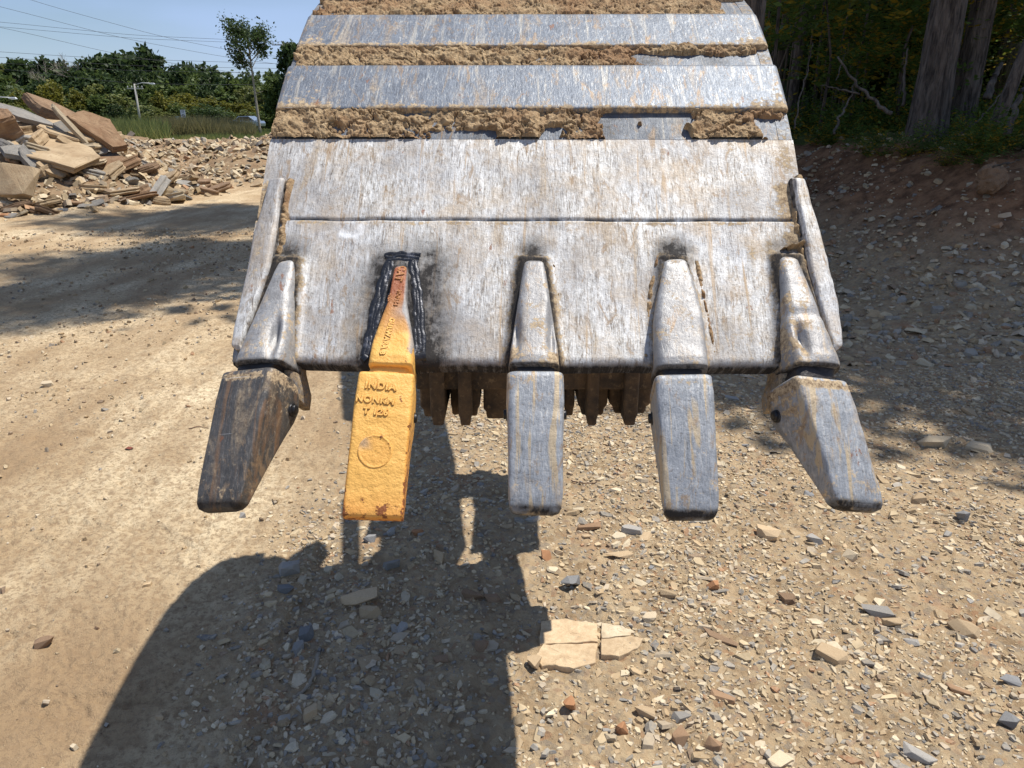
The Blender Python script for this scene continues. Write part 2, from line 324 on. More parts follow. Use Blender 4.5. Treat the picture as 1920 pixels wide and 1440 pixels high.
def build_ground():
    aa = np.concatenate([np.linspace(-180, -40, 30, endpoint=False), np.linspace(-40, 40, 540, endpoint=False), np.linspace(40, 180, 30, endpoint=False)])
    rr = np.concatenate([[.15, .5, .8], np.geomspace(1.1, 8, 370), np.geomspace(8.06, 30, 130)[0:], np.geomspace(30.8, 130, 40), [160, 220, 400, 900]])
    A, Rr = np.meshgrid(np.radians(aa), rr); X = (Rr * np.sin(A)).ravel(); Y = (Rr * np.cos(A)).ravel()
    Z = ground_z(X, Y, True); n, m = A.shape
    V = np.stack([X, Y, Z], 1); F = grid_faces(n, m, True)[:, ::-1]
    V = np.vstack([V, [0, 0, 0]]); fan = np.array([[len(V) - 1, (j + 1) % m, j] for j in range(m)])
    g = gravelness(X, Y); b = np.clip(bankf(X, Y), 0, 1); gr = sm(60, 66, Y + 4 * (fbm(X * .2, Y * .2, 3, 61) - .5)) ; gr = np.maximum(gr, sm(.82, .98, b) * sm(7, 9, Y) * .8)
    mo = np.clip(sm(.02, .3, mound(X, Y)) + far_rubble(X, Y), 0, 1)
    col = np.stack([np.clip(g + mo, 0, 1), b, gr, mo], 1); col = np.vstack([col, [0, 0, 0, 0]])
    me = mesh_np('ground', V, [F, fan], None, True, {'zone': col})
    t = NT('dirt_ground'); p = t.pos(); sep = t.new('ShaderNodeSeparateColor'); za = t.new('ShaderNodeAttribute', attribute_name='zone'); t.put(sep.inputs[0], za.outputs['Color'])
    g_, b_, gr_ = sep.outputs; mo_ = za.outputs['Alpha']
    n0 = t.noise(p, .9, 5, .6); n1 = t.noise(p, 7, 6, .65); n2 = t.noise(p, 60, 6, .7); n3 = t.noise(p, 260, 3, .7)
    stre = t.noise(t.map(p, (2.2, .55, 1), rot=(0, 0, -.35)), 1, 5, .6)
    sand = t.mix(t.ramp(n0, [(.35, 0.), (.65, 1.)]), (.46, .33, .19), (.76, .62, .41))
    sand = t.mix(t.ramp(stre, [(.44, 0.), (.62, .8)]), sand, (.34, .23, .13))
    sand = t.mix(t.ramp(n2, [(.40, .75), (.50, 0.)]), sand, (.27, .185, .11)); sand = t.mix(t.ramp(t.noise(p, 22, 6, .75), [(.42, .6), (.52, 0.)]), sand, (.33, .225, .13)); sand = t.mix(t.ramp(n3, [(.62, 0.), (.72, .5)]), sand, (.62, .53, .40))
    grav = t.mix(t.ramp(n1, [(.35, 0.), (.65, 1.)]), (.29, .20, .115), (.52, .385, .235))
    vc = t.vor(p, 55, 'F1', 1); hs = t.new('ShaderNodeSeparateColor'); t.put(hs.inputs[0], vc)
    chip = t.ramp(hs.outputs[0], [(.0, (.24, .215, .18)), (.3, (.42, .32, .20)), (.6, (.52, .41, .26)), (.85, (.26, .23, .19)), (1., (.36, .19, .10))])
    grav = t.mix(t.math('MULTIPLY', t.ramp(hs.outputs[1], [(.35, 0.), (.5, 1.)]), .55), grav, chip)
    grav = t.mix(t.ramp(t.noise(p, 2.3, 4, .6), [(.60, 0.), (.70, .55)]), grav, (.38, .19, .10))
    c = t.mix(g_, sand, grav)
    vd = t.vor(p, 9, 'F1', 1); hd = t.new('ShaderNodeSeparateColor'); t.put(hd.inputs[0], vd)
    rub = t.ramp(hd.outputs[0], [(.0, (.13, .09, .055)), (.35, (.30, .20, .12)), (.7, (.42, .31, .19)), (1., (.22, .12, .065))])
    c = t.mix(t.math('MULTIPLY', mo_, .75), c, t.mix(t.ramp(n0, [(.42, 0.), (.56, .75)]), rub, (.17, .105, .06)))
    soil = t.mix(t.ramp(n1, [(.38, 0.), (.6, 1.)]), (.13, .066, .036), (.32, .175, .095)); soil = t.mix(t.ramp(n2, [(.55, 0.), (.68, .6)]), soil, (.30, .23, .15))
    c = t.mix(t.ramp(b_, [(.18, 0.), (.55, 1.)]), c, soil)
    grass = t.mix(n1, (.055, .085, .022), (.15, .16, .055)); c = t.mix(t.ramp(t.math('ADD', gr_, t.math('MULTIPLY', t.math('SUBTRACT', n1, .5), .5)), [(.4, 0.), (.6, 1.)]), c, grass)
    h = t.math('ADD', t.math('MULTIPLY', n2, .8), t.math('ADD', t.math('MULTIPLY', n3, .35), t.math('MULTIPLY', n1, 1.5)))
    t.set(col=c, rough=.97, spec=.12, normal=t.bump(h, .9, .015))
    me.materials.append(t.m); link('ground', me, kind='structure')
build_ground()

# ------------------------------------------------------------------ the bucket
ALPHA = R(1.35); BO = np.array([0, 1.6, .9])                # bucket yaw; origin of its root in bucket coordinates
ca, sa = math.cos(ALPHA), math.sin(ALPHA)
def b2w(p): u, y, z = p; return (u * ca + y * sa, -u * sa + y * ca, z)
bucket = link('excavator_bucket', None, loc=(.031, 1.36, .99), rot=(0, 0, -ALPHA), label='worn steel excavator bucket hanging teeth down with clay packed across its back', cat='bucket')
P0 = np.array([1.249, 1.088]); P3 = np.array([1.580, 1.465]); LP = np.linalg.norm(P3 - P0); T = (P3 - P0) / LP; N = np.array([-T[1], T[0]])
PROF = [P0, P3, np.array([1.643, 1.523]), np.array([1.745, 1.604]), np.array([1.817, 1.654]), np.array([1.94, 1.733]), np.array([2.06, 1.787]),
        np.array([2.24, 1.865]), np.array([2.46, 1.95]), np.array([2.66, 1.99]), np.array([2.86, 1.95]), np.array([2.97, 1.80]), np.array([2.98, 1.60])]
SL = [0]
for a, b in zip(PROF[:-1], PROF[1:]): SL.append(SL[-1] + np.linalg.norm(b - a))
def curve_pt(s, h=0):                                       # arclength from lip, height -> (y, z); vectorised, smoothed
    s = np.asarray(s, float); h = np.asarray(h, float)
    def pos(q):
        q = np.asarray(q); y = np.interp(q, SL, [p[0] for p in PROF]); z = np.interp(q, SL, [p[1] for p in PROF])
        lo = q < 0; y = np.where(lo, P0[0] + T[0] * q, y); z = np.where(lo, P0[1] + T[1] * q, z); return y, z
    k = np.where(s > LP - .03, .03, .001); acc_y = 0; acc_z = 0
    for w in (-1, -.5, 0, .5, 1):
        y, z = pos(s + w * k); acc_y = acc_y + y / 5; acc_z = acc_z + z / 5
    e = np.where(s > LP - .03, .04, .002); y1, z1 = pos(s + e); y0, z0 = pos(s - e); l = np.hypot(y1 - y0, z1 - z0) + 1e-9
    ty, tz = (y1 - y0) / l, (z1 - z0) / l
    return acc_y - tz * h, acc_z + ty * h
def taper(s): return 1 - .045 * sm(1.0, 1.25, s)
def loc(u, s, h=0.):                                        # plate coordinates -> bucket-local vertices
    y, z = curve_pt(s, h); u = np.broadcast_to(u, np.shape(y)) * taper(s); return np.stack([u - BO[0], y - BO[1], z - BO[2]], -1)
def hit(px, py, h=0.):                                      # where the photograph's ray meets the lip plane raised by h -> (u, s)
    r = ray(px, py); o = np.array([0, 0, CAMH]); rb = np.array([r[0] * ca - r[1] * sa, r[0] * sa + r[1] * ca, r[2]])
    q = np.array([0, P0[0] + N[0] * h, P0[1] + N[1] * h]); nn = np.array([0, N[0], N[1]]); t_ = ((q - o) @ nn) / (rb @ nn); p = o + rb * t_
    return p[0], (p[1:] - q[1:]) @ T
def s_of_y(py, x=1000):                                     # arclength whose point shows at row py
    ss = np.linspace(-.3, SL[-1], 1500); y, z = curve_pt(ss); d = y * ct - (z - CAMH) * st; yy = 720 + FPX * (-(y * st) - (z - CAMH) * ct) / d
    ok = ss < SL[7]; return float(ss[ok][np.argmin(abs(yy[ok] - py))])
HW = .53
# teeth table: adapter top px, adapter foot px, cap top px, cap tip px, yaw, half widths
TEETH = [
    dict(top=(537, 486), foot=(486, 680), c0=(463, 690), c1=(403, 955), yaw=15, hw0=.053, hw1=.042, mat='darkcap', kind='left'),
    dict(top=(753, 500), foot=(732, 688), c0=(726, 698), c1=(700, 970), yaw=-6, hw0=.0475, hw1=.0485, mat='yellow', kind='new'),
    dict(top=(1003, 486), foot=(1003, 686), c0=(1005, 694), c1=(1006, 962), yaw=0, hw0=.0490, hw1=.0435, mat='cap', kind='mid'),
    dict(top=(1268, 484), foot=(1283, 690), c0=(1284, 700), c1=(1300, 972), yaw=4, hw0=.0490, hw1=.0435, mat='cap', kind='mid4'),
    dict(top=(1482, 480), foot=(1535, 686), c0=(1545, 706), c1=(1622, 954), yaw=-15, hw0=.052, hw1=.044, mat='cap', kind='right'),
]
for k in TEETH:
    k['tu'], k['ts'] = hit(*k['top'], .018); k['fu'], k['fs'] = hit(*k['foot'], .045)
    k['cu0'], k['cs0'] = hit(*k['c0'], .056); k['cu1'], k['cs1'] = hit(*k['c1'], .038)
def dist_shank(u, s, k):
    t_ = np.clip((s - k['ts']) / (k['fs'] - k['ts']), 0, 1); uc = k['tu'] + (k['fu'] - k['tu']) * t_; w = .020 + .024 * t_
    du = np.maximum(abs(u - uc) - w, 0); ds = np.maximum(s - k['ts'] - .003, 0); return np.hypot(du, ds)
def lip_plate():
    nu, ns = 330, 230
    U, S = np.meshgrid(np.linspace(-HW, HW, nu), np.linspace(.0, LP, ns)); U = U.ravel(); S = S.ravel()
    H = .0035 * (fbm(U * 9, S * 5, 3, 71) - .5) + .0012 * (fbm(U * 60, S * 9, 3, 72) - .5)
    wob = .004 * (fbm(U * 14, S * 0, 3, 70) - .5); seam_s = hit(1000, 416)[1] + wob
    H = H + .004 * sm(-.004, .002, seam_s - S) - .0045 * np.exp(-((S - seam_s - .004) / .0035) ** 2)       # lip plate slightly proud below the welded seam
    d = np.min([dist_shank(U, S, k) for k in TEETH], 0)
    for k in TEETH:
        dk = dist_shank(U, S, k)
        H = H + .011 * np.exp(-(dk / .011) ** 2) * (0 if k['kind'] == 'new' else 1) + (.004 * np.exp(-(dk / .02) ** 2) if k['kind'] == 'new' else 0)
    edge = np.clip(1 - S / .018, 0, 1); H = H - .010 * edge ** 2.2
    S2 = S.copy(); j = S < .03; S2 = S2 + (1 - sm(0, .03, S)) * (.004 * (fbm(U * 10, U * 0, 3, 75) - .5) + .0)
    for k in TEETH[1:-1]: S2 = S2 - (1 - sm(0, .03, S)) * .006 * np.exp(-((U - k['fu']) / .055) ** 4) 
    # stains, plus shade painted left of the shanks and on the lip edge
    n = fbm(U * 14, S * 14, 4, 81); n2 = fbm(U * 40, S * 12, 4, 82)
    k = TEETH[1]; dk = dist_shank(U, S, k)
    scor_shade = np.clip(1.15 * np.exp(-(dk / np.where(U > k['tu'], .062, .050)) ** 1.7) * (.35 + 1.3 * n), 0, 1) * sm(.012, -.004, S - hit(1000, 416)[1])
    for q, a in ((2, .55), (3, .65), (0, .55), (4, .45)):
        kk = TEETH[q]; du = U - kk['tu']; ds = S - kk['ts']
        scor_shade = np.maximum(scor_shade, 1.25 * a * np.exp(-((du / .040) ** 2 + ((ds - .022) / .038) ** 2)) * (.45 + n))
        dl = dist_shank(U, S, kk); left = sm(.01, -.01, U - (kk['tu'] + (kk['fu'] - kk['tu']) * np.clip((S - kk['ts']) / (kk['fs'] - kk['ts']), 0, 1))); scor_shade = np.maximum(scor_shade, .95 * np.exp(-(dl / (.009 + .009 * left)) ** 2) * (.55 + .6 * n2))  # grease ring, wider on the left as painted shank shade
    scor_shade = np.maximum(scor_shade, .7 * np.exp(-(np.abs(S - seam_s - .004) / .004) ** 2) * sm(.35, .6, n2))
    scor_shade = np.maximum(scor_shade, .8 * (1 - sm(.0, .010, S)))  # shade of the downward lip edge put into the colour
    scor_shade = np.maximum(scor_shade, .6 * sm(.485, .50, abs(U)) * sm(LP * .5, LP * .42, S) * n)  # darker beside the side cutters
    dirt = .75 * np.exp(-(d / .018) ** 1.4) * (.5 + n2); dirt *= np.where(dist_shank(U, S, TEETH[1]) < .05, .1, 1)
    dirt = np.maximum(dirt, .75 * sm(.455, .50, abs(U)) * sm(.1, .25, S) * (.4 + n2) * (1 - sm(.38, .42, S)))
    dirt = np.maximum(dirt, .6 * np.exp(-((S - seam_s + .006) / .007) ** 2) * n2 * 1.4)
    dirt = np.maximum(dirt, .55 * sm(.25, .5, U) * n2)
    x0, s0 = hit(645, 445)
    bare = 1.0 * (np.exp(-((U - x0 + .01) / .05) ** 6 - ((S - s0 - .012 + .1 * (n - .5)) / .008) ** 2)) + .9 * np.exp(-((U - x0 - .052) / .0025) ** 2 - ((S - s0 + .03) / .04) ** 4)
    bare = np.clip(bare * 1.2 * sm(.3, .55, n2), 0, 1)
    V = loc(U, S2, H); F = grid_faces(ns, nu)
    # lip end face and underside
    bottom = loc(np.linspace(-HW, HW, nu), S2[:nu] + .003, H[:nu] - .030); back = loc(np.linspace(-HW, HW, nu), np.full(nu, LP), np.full(nu, -.030))
    o = len(V); V = np.vstack([V, bottom, back]); i = np.arange(nu - 1)
    F2 = np.stack([i, o + i, o + i + 1, i + 1], 1); F3 = np.stack([o + i, o + nu + i, o + nu + i + 1, o + i + 1], 1)
    top = (ns - 1) * nu; F4 = np.stack([top + i + 1, o + nu + i + 1, o + nu + i, top + i], 1)
    suv = np.stack([U, S, H], 1); suv = np.vstack([suv, np.stack([np.linspace(-HW, HW, nu), np.zeros(nu), np.zeros(nu)], 1)] * 1 + [np.stack([np.linspace(-HW, HW, nu), np.full(nu, LP), np.zeros(nu)], 1)])
    stn = np.stack([scor_shade, np.clip(dirt, 0, 1), bare, np.ones_like(bare)], 1); stn = np.vstack([stn, np.tile([.8, .1, 0, 1], (nu, 1)), np.tile([.3, .2, 0, 1], (nu, 1))])  # lip end face gets the same painted shade
    me = mesh_np('lip_plate', V, np.vstack([F[:, ::-1], F2[:, ::-1], F3, F4]), M['plate'], True, {'suv': suv, 'stain': stn})
    link('lip_plate', me, bucket, label='broad pale scraped lip plate of the bucket')
lip_plate()
def strip(name, sa_, sb_, u0, u1, h, mat, ns=24, nu=220, hn=.002, seed=1, edge=.006, label=None, stainf=None, clip_top=0):
    """plate strip raised h above the shell, rounded edges"""
    uu = np.linspace(u0, u1, nu); e = edge
    s_ = np.concatenate([[sa_, sa_], np.linspace(sa_ + .0015, sb_ - .0015, ns), [sb_, sb_]]); hh = np.concatenate([[-.012, h - .002], np.full(ns, h), [h - .002, -.012]])
    U, S = np.meshgrid(uu, s_); _, Hh = np.meshgrid(uu, hh); sh = U.shape; U = U.ravel(); S = S.ravel(); Hh = Hh.ravel()
    S = S + .002 * (fbm(U * 12, S * 3, 3, seed) - .5); H = Hh + hn * (fbm(U * 12, S * 12, 3, seed + 5) - .5)
    eu = np.minimum(U - u0, u1 - U); H = H - np.where(eu < e, (e - eu) * .8, 0)
    n = fbm(U * 14, S * 14, 4, seed + 9); n2 = fbm(U * 45, S * 18, 4, seed + 3)
    t_ = (S - sa_) / (sb_ - sa_)
    n3 = fbm(U * 90, S * 30, 4, seed + 13); dirt = .50 * np.exp(-(abs(t_) / .10) ** 1.2) * (.2 + 1.5 * n3) + .35 * np.exp(-(abs(t_) / .35) ** 1.2) * n3 + .4 * sm(.40, .5, abs(U)) * n2
    st_ = np.stack([.25 * (1 - sm(0, .02, eu)) * n, np.clip(dirt, 0, 1), 0 * n, n * 0 + 1], 1)
    me = mesh_np(name, loc(U, S, H), grid_faces(*sh)[:, ::-1], mat, True, {'suv': np.stack([U, S, H], 1), 'stain': st_})
    link(name, me, bucket, label=label)
yS = {k: s_of_y(k) for k in (0, 30, 35, 90, 130, 205, 260)}
# shell under everything (upper half), both sheets, and side plates
def shell():
    s_ = np.concatenate([np.linspace(LP - .002, SL[-1], 60)]); uu = np.linspace(-HW + .001, HW - .001, 60)
    U, S = np.meshgrid(uu, s_); sh = U.shape; U = U.ravel(); S = S.ravel(); V1 = loc(U, S, 0 * U - .003 + .002 * fbm(U * 15, S * 15, 3, 5)); V2 = loc(U, S, 0 * U - .025)
    F = grid_faces(*sh); n = len(V1); nn = fbm(U * 20, S * 20, 4, 91)
    st_ = np.stack([.55 * nn + .1, .25 * nn, 0 * nn, nn * 0 + 1], 1)
    me = mesh_np('bucket_shell', np.vstack([V1, V2]), np.vstack([F[:, ::-1], F + n]), M['blue'], True, {'suv': np.vstack([np.stack([U, S, S * 0], 1)] * 2), 'stain': np.vstack([st_, st_])})
    link('bucket_shell', me, bucket)
shell()
def side_plate(sgn):
    ss = np.linspace(.01, SL[-1], 60); y, z = curve_pt(ss, -.001); poly = list(zip(y - BO[1], z - BO[2]))
    poly += [(2.98 - BO[1], 1.42 - BO[2]), (2.74 - BO[1], 1.30 - BO[2]), (2.2 - BO[1], 1.20 - BO[2]), (1.7 - BO[1], 1.10 - BO[2]), (1.33 - BO[1], 1.045 - BO[2])]
    a, b = (HW - .003, HW - .028); mb = MB().prism(poly, 0, sgn * a, sgn * b)
    me = mb.mesh('side_plate', M['blue']); v = np.array([q.co[:] for q in me.vertices]); n = len(v)
    v[:, 0] *= 1 - .045 * sm(1.9 - BO[1], 2.7 - BO[1], v[:, 1]); me.vertices.foreach_set('co', v.astype(np.float32).ravel())
    me.attributes.new('suv', 'FLOAT_VECTOR', 'POINT').data.foreach_set('vector', np.stack([v[:, 1], v[:, 2], v[:, 0]], 1).astype(np.float32).ravel())
    me.attributes.new('stain', 'FLOAT_COLOR', 'POINT').data.foreach_set('color', np.tile([.3, .3, 0, 1], n).astype(np.float32))
    link('side_plate', me, bucket)
side_plate(-1); side_plate(1); bucket.scale = (.85, .85, .85)
strip('wear_plate', yS[205] - .008, yS[130], -HW, HW, .011, M['blue'], seed=101)
strip('wear_plate', yS[90] - .008, yS[35], -HW + .004, HW - .004, .011, M['blue'], seed=131)
strip('wear_plate', s_of_y(2) - .004, SL[7] + .05, -HW + .006, HW - .006, .011, M['blue'], seed=161)
def mud(y_top, y_bot, cover, x0, x1, seed):
    sA, sB = s_of_y(y_bot) , s_of_y(y_top) + .006
    nu, ns = 800, 50; U, S = np.meshgrid(np.linspace(-HW + .004, HW - .004, nu), np.linspace(sA + .0005, sB, ns)); sh = U.shape; U = U.ravel(); S = S.ravel(); t_ = (S - sA) / (sB - sA)
    # screen-free cover map: px across the bucket is just u scaled to the plate width
    X = 1003 + U / HW * 490
    n = fbm(U * 40, S * 40, 5, seed, .6); n2 = fbm(U * 160, S * 160, 3, seed + 4, .6); c = cover(X, t_) + 3.4 * (fbm(U * 13, S * 20, 6, seed + 8, .62) - .48)
    m_ = sm(.22, .42, c) ; endm = sm(x0 - 5, x0 + 5, X + 70 * (n - .5)) * (1 - sm(x1 - 5, x1 + 5, X + 70 * (n - .5))); m_ = m_ * endm
    cr = np.abs(fbm(U * 26, S * 34, 4, seed + 21) - .5); crack = sm(.030, .0, cr) * .010
    H = -.006 + m_ * (.0125 + .026 * (n - .45) + .006 * (n2 - .5) + .014 * (fbm(U * 9, S * 12, 3, seed + 31) - .5) - crack * 1.4) * (1 - .25 * sm(.8, 1, t_)) 
    H = np.where(t_ < .04, np.minimum(H, .006), H)
    me = mesh_np('mud_strip', loc(U, S, H), grid_faces(*sh)[:, ::-1], M['mud'], True)
    link('mud_strip', me, bucket)
def coverA(X, t):
    c = np.ones_like(X); c -= 1.4 * np.exp(-((X - 870) / 75) ** 4) * sm(.42, .2, t); c -= 1.4 * np.exp(-((X - 1050) / 45) ** 4) * sm(.5, .25, t)
    c -= 1.8 * np.exp(-((X - 1225) / 85) ** 6); c -= 1.3 * np.exp(-((X - 1330) / 60) ** 4) * sm(.35, .6, t) * 0; c -= 1.5 * sm(1415, 1445, X) * sm(.75, .5, t); return c
def coverB(X, t): c = np.ones_like(X); c -= 1.6 * sm(1215, 1275, X + 60 * t) * sm(.75, .5, t); return c
mud(205, 260, coverA, 515, 1478, 201); mud(90, 130, coverB, 520, 1465, 231); mud(2, 35, lambda X, t: np.ones_like(X), 530, 1420, 261)

# ---- lofted parts in plate coordinates
def loft(name, st_list, mat, parent, nseg=44, nper=48, power=5, rough=.0006, seed=0, stain=None, extra=None, label=None, endcap=True, dent=None):
    """st_list rows: s, u centre, half width, h front, h back, yaw"""
    A = np.array(st_list, float); key = np.linspace(0, len(A) - 1, nseg); tt = np.arange(len(A))
    I = np.stack([np.interp(key, tt, A[:, k]) for k in range(A.shape[1])], 1)
    th = np.linspace(0, 2 * math.pi, nper, endpoint=False) + math.pi / nper; V = []; loc_ = []
    for r_ in I:
        s, uc, hw, hf, hb, yaw = r_; c, q = np.cos(th), np.sin(th)
        a = np.sign(c) * abs(c) ** (2 / power) * hw; b = np.sign(q) * abs(q) ** (2 / power) * (hf - hb) / 2; hc = (hf + hb) / 2
        loc_.append(np.stack([a, b, np.full(nper, s)], 1))
        cy, sy = math.cos(R(yaw)), math.sin(R(yaw)); V.append(np.stack([uc + a * cy + b * sy * -1, np.full(nper, s), hc + a * sy + b * cy], 1))
    V = np.concatenate(V); L = np.concatenate(loc_); n = vn(V[:, 0] * 60, V[:, 1] * 60, V[:, 2] * 60, seed) - .5; n2 = vn(V[:, 0] * 260, V[:, 1] * 90, V[:, 2] * 260, seed + 1) - .5
    V[:, 2] += rough * 3 * n + rough * n2; V[:, 0] += rough * 2 * n
    if dent is not None: V[:, 2] -= dent(L, V)
    P = loc(V[:, 0], V[:, 1], V[:, 2]); F = [grid_faces(nseg, nper, True)]
    if endcap: F += [np.array([list(range(nper))[::-1]]), np.array([[(nseg - 1) * nper + j for j in range(nper)]])]
    suv = V[:, [0, 1, 2]] + L * 0; stn = stain(L, V) if stain is not None else np.tile([0., .2, 0, 1], (len(V), 1))
    at = {'suv': suv + seed * .37, 'stain': stn}
    if extra: at.update(extra(L, V))
    me = mesh_np(name, P, F, mat, True, at); return link(name, me, parent, label=label)
def cap(k, i):
    s0, s1, u0, u1 = k['cs0'], k['cs1'], k['cu0'], k['cu1']; Lc = s0 - s1; hw0, hw1, yaw = k['hw0'], k['hw1'], k['yaw']; new = k['kind'] == 'new'
    rows = []; rt = .35 if not new else .12
    if new: prof = [(-.004, .92, .050, -.050), (0, .985, .055, -.056), (.02, 1, .057, -.06), (.22, 1.02, .058, -.072), (.30, 1.02, .0575, -.066), (.45, 1, .0555, -.045), (.7, 1, .0495, -.018), (.9, 1, .043, .002), (.985, 1., .041, .008), (1.0, .985, .038, .010), (1.003, .95, .034, .014)]
    else: prof = [(-.008, .80, .040, -.045), (-.003, .93, .049, -.052), (.012, .99, .054, -.058), (.04, 1, .056, -.062), (.22, 1.03, .0565, -.072), (.30, 1.02, .055, -.066), (.45, 1, .053, -.045), (.7, 1, .047, -.014), (.88, 1., .0405, .004), (.95, .96, .037, .008), (.985, .86, .032, .012), (1.0, .66, .026, .016)]
    if abs(yaw) > 10: prof = [(a, b, c_, d * .72) for a, b, c_, d in prof]
    for t_, wf, hf, hb in prof:
        s = s0 - Lc * t_; hw = (hw0 + (hw1 - hw0) * min(1, max(0, t_))) * wf; u = u0 + (u1 - u0) * t_; y_ = yaw * (1 if True else 0); mid = (hf + hb) / 2
        off = (math.sin(R(yaw)) * (hf - hb) / 2)                                                # keep the front face centred where it was
        rows.append((s, u + off, hw, hf + (0 if new else .0), hb, y_))
    def stain(L, V):
        t_ = (s0 - L[:, 2]) / Lc; n = vn(V[:, 0] * 90, V[:, 1] * 90, V[:, 2] * 90, 3); front = V[:, 2] > 0.0
        d = .85 * np.exp(-((t_ - .06) / .035) ** 2) * (.4 + n) + .42 * sm(.55, .95, t_) * n + .25 * n; d = d + .5 * (np.abs(L[:, 0]) > .95 * np.abs(L[:, 0]).max()) * n
        sc_ = .75 * sm(.90, .97, t_) * (.4 + n); sc_ = np.maximum(sc_, .35 * (L[:, 1] < .5 * L[:, 1].min()))
        return np.stack([np.clip(sc_, 0, 1), np.clip(d * (.6 if k['kind'] != 'right' else 1.0), 0, 1), 0 * n, n * 0 + 1], 1)
    def ex(L, V):
        t_ = (s0 - L[:, 2]) / Lc; tip = np.clip(.72 * sm(.78, 1.0, t_) + .75 * sm(.88, 1, np.abs(L[:, 0]) / .0485) * sm(.1, .6, t_), 0, 1)
        return {'scald': 0 * t_, 'tip': tip, 'worn': 0 * t_}
    lab = {'left': 'dark brown-grey corner tooth cap', 'new': 'new yellow painted tooth cap with cast lettering', 'mid': 'blue-grey worn centre tooth cap', 'mid4': 'blue-grey tooth cap with tan streaks', 'right': 'pale grey corner tooth cap splayed outward'}[k['kind']]
    o = loft('tooth_cap', rows, M[k['mat']], bucket, nseg=70, nper=64, power=9 if not new else 14, rough=.0007 if not new else .0005, seed=i + 300, stain=stain, extra=ex if new else None, label=lab)
    # pins: boss and pin head on the visible side(s)
    for sgn in (-1, 1):
        t_ = .215; s = s0 - Lc * t_; u = u0 + (u1 - u0) * t_; cy, sy = math.cos(R(yaw)), math.sin(R(yaw)); off = math.sin(R(yaw)) * .064
        hw = hw0 * 1.02; bb = -.018; c_u = u + off + sgn * hw * cy - bb * sy; c_h = -.007 + sgn * hw * sy + bb * cy
        ax = np.array([sgn * cy, sgn * sy]); px = np.array([-sy, cy]); mb = MB()
        for rr, a0, a1 in ((.0125, -.004, .001), (.0088, .0, .0058)):
            ring = []
            for a_, r_ in ((a0, rr), (a1 - .0015, rr), (a1, rr * .75)):
                for q in range(18):
                    w = 2 * math.pi * q / 18; du = ax[0] * a_ + px[0] * r_ * math.cos(w); dh = ax[1] * a_ + px[1] * r_ * math.cos(w)
                    ring.append(loc(np.array(c_u + du), np.array(s + r_ * math.sin(w)), np.array(c_h + dh)))
            mb.add(np.array(ring), [tuple(f) for f in grid_faces(3, 18, True)] + [tuple(36 + q for q in range(18))])
        link('tooth_pin', mb.mesh('tooth_pin', M['black'], True), o)
    return o
caps = [cap(k, i) for i, k in enumerate(TEETH)]
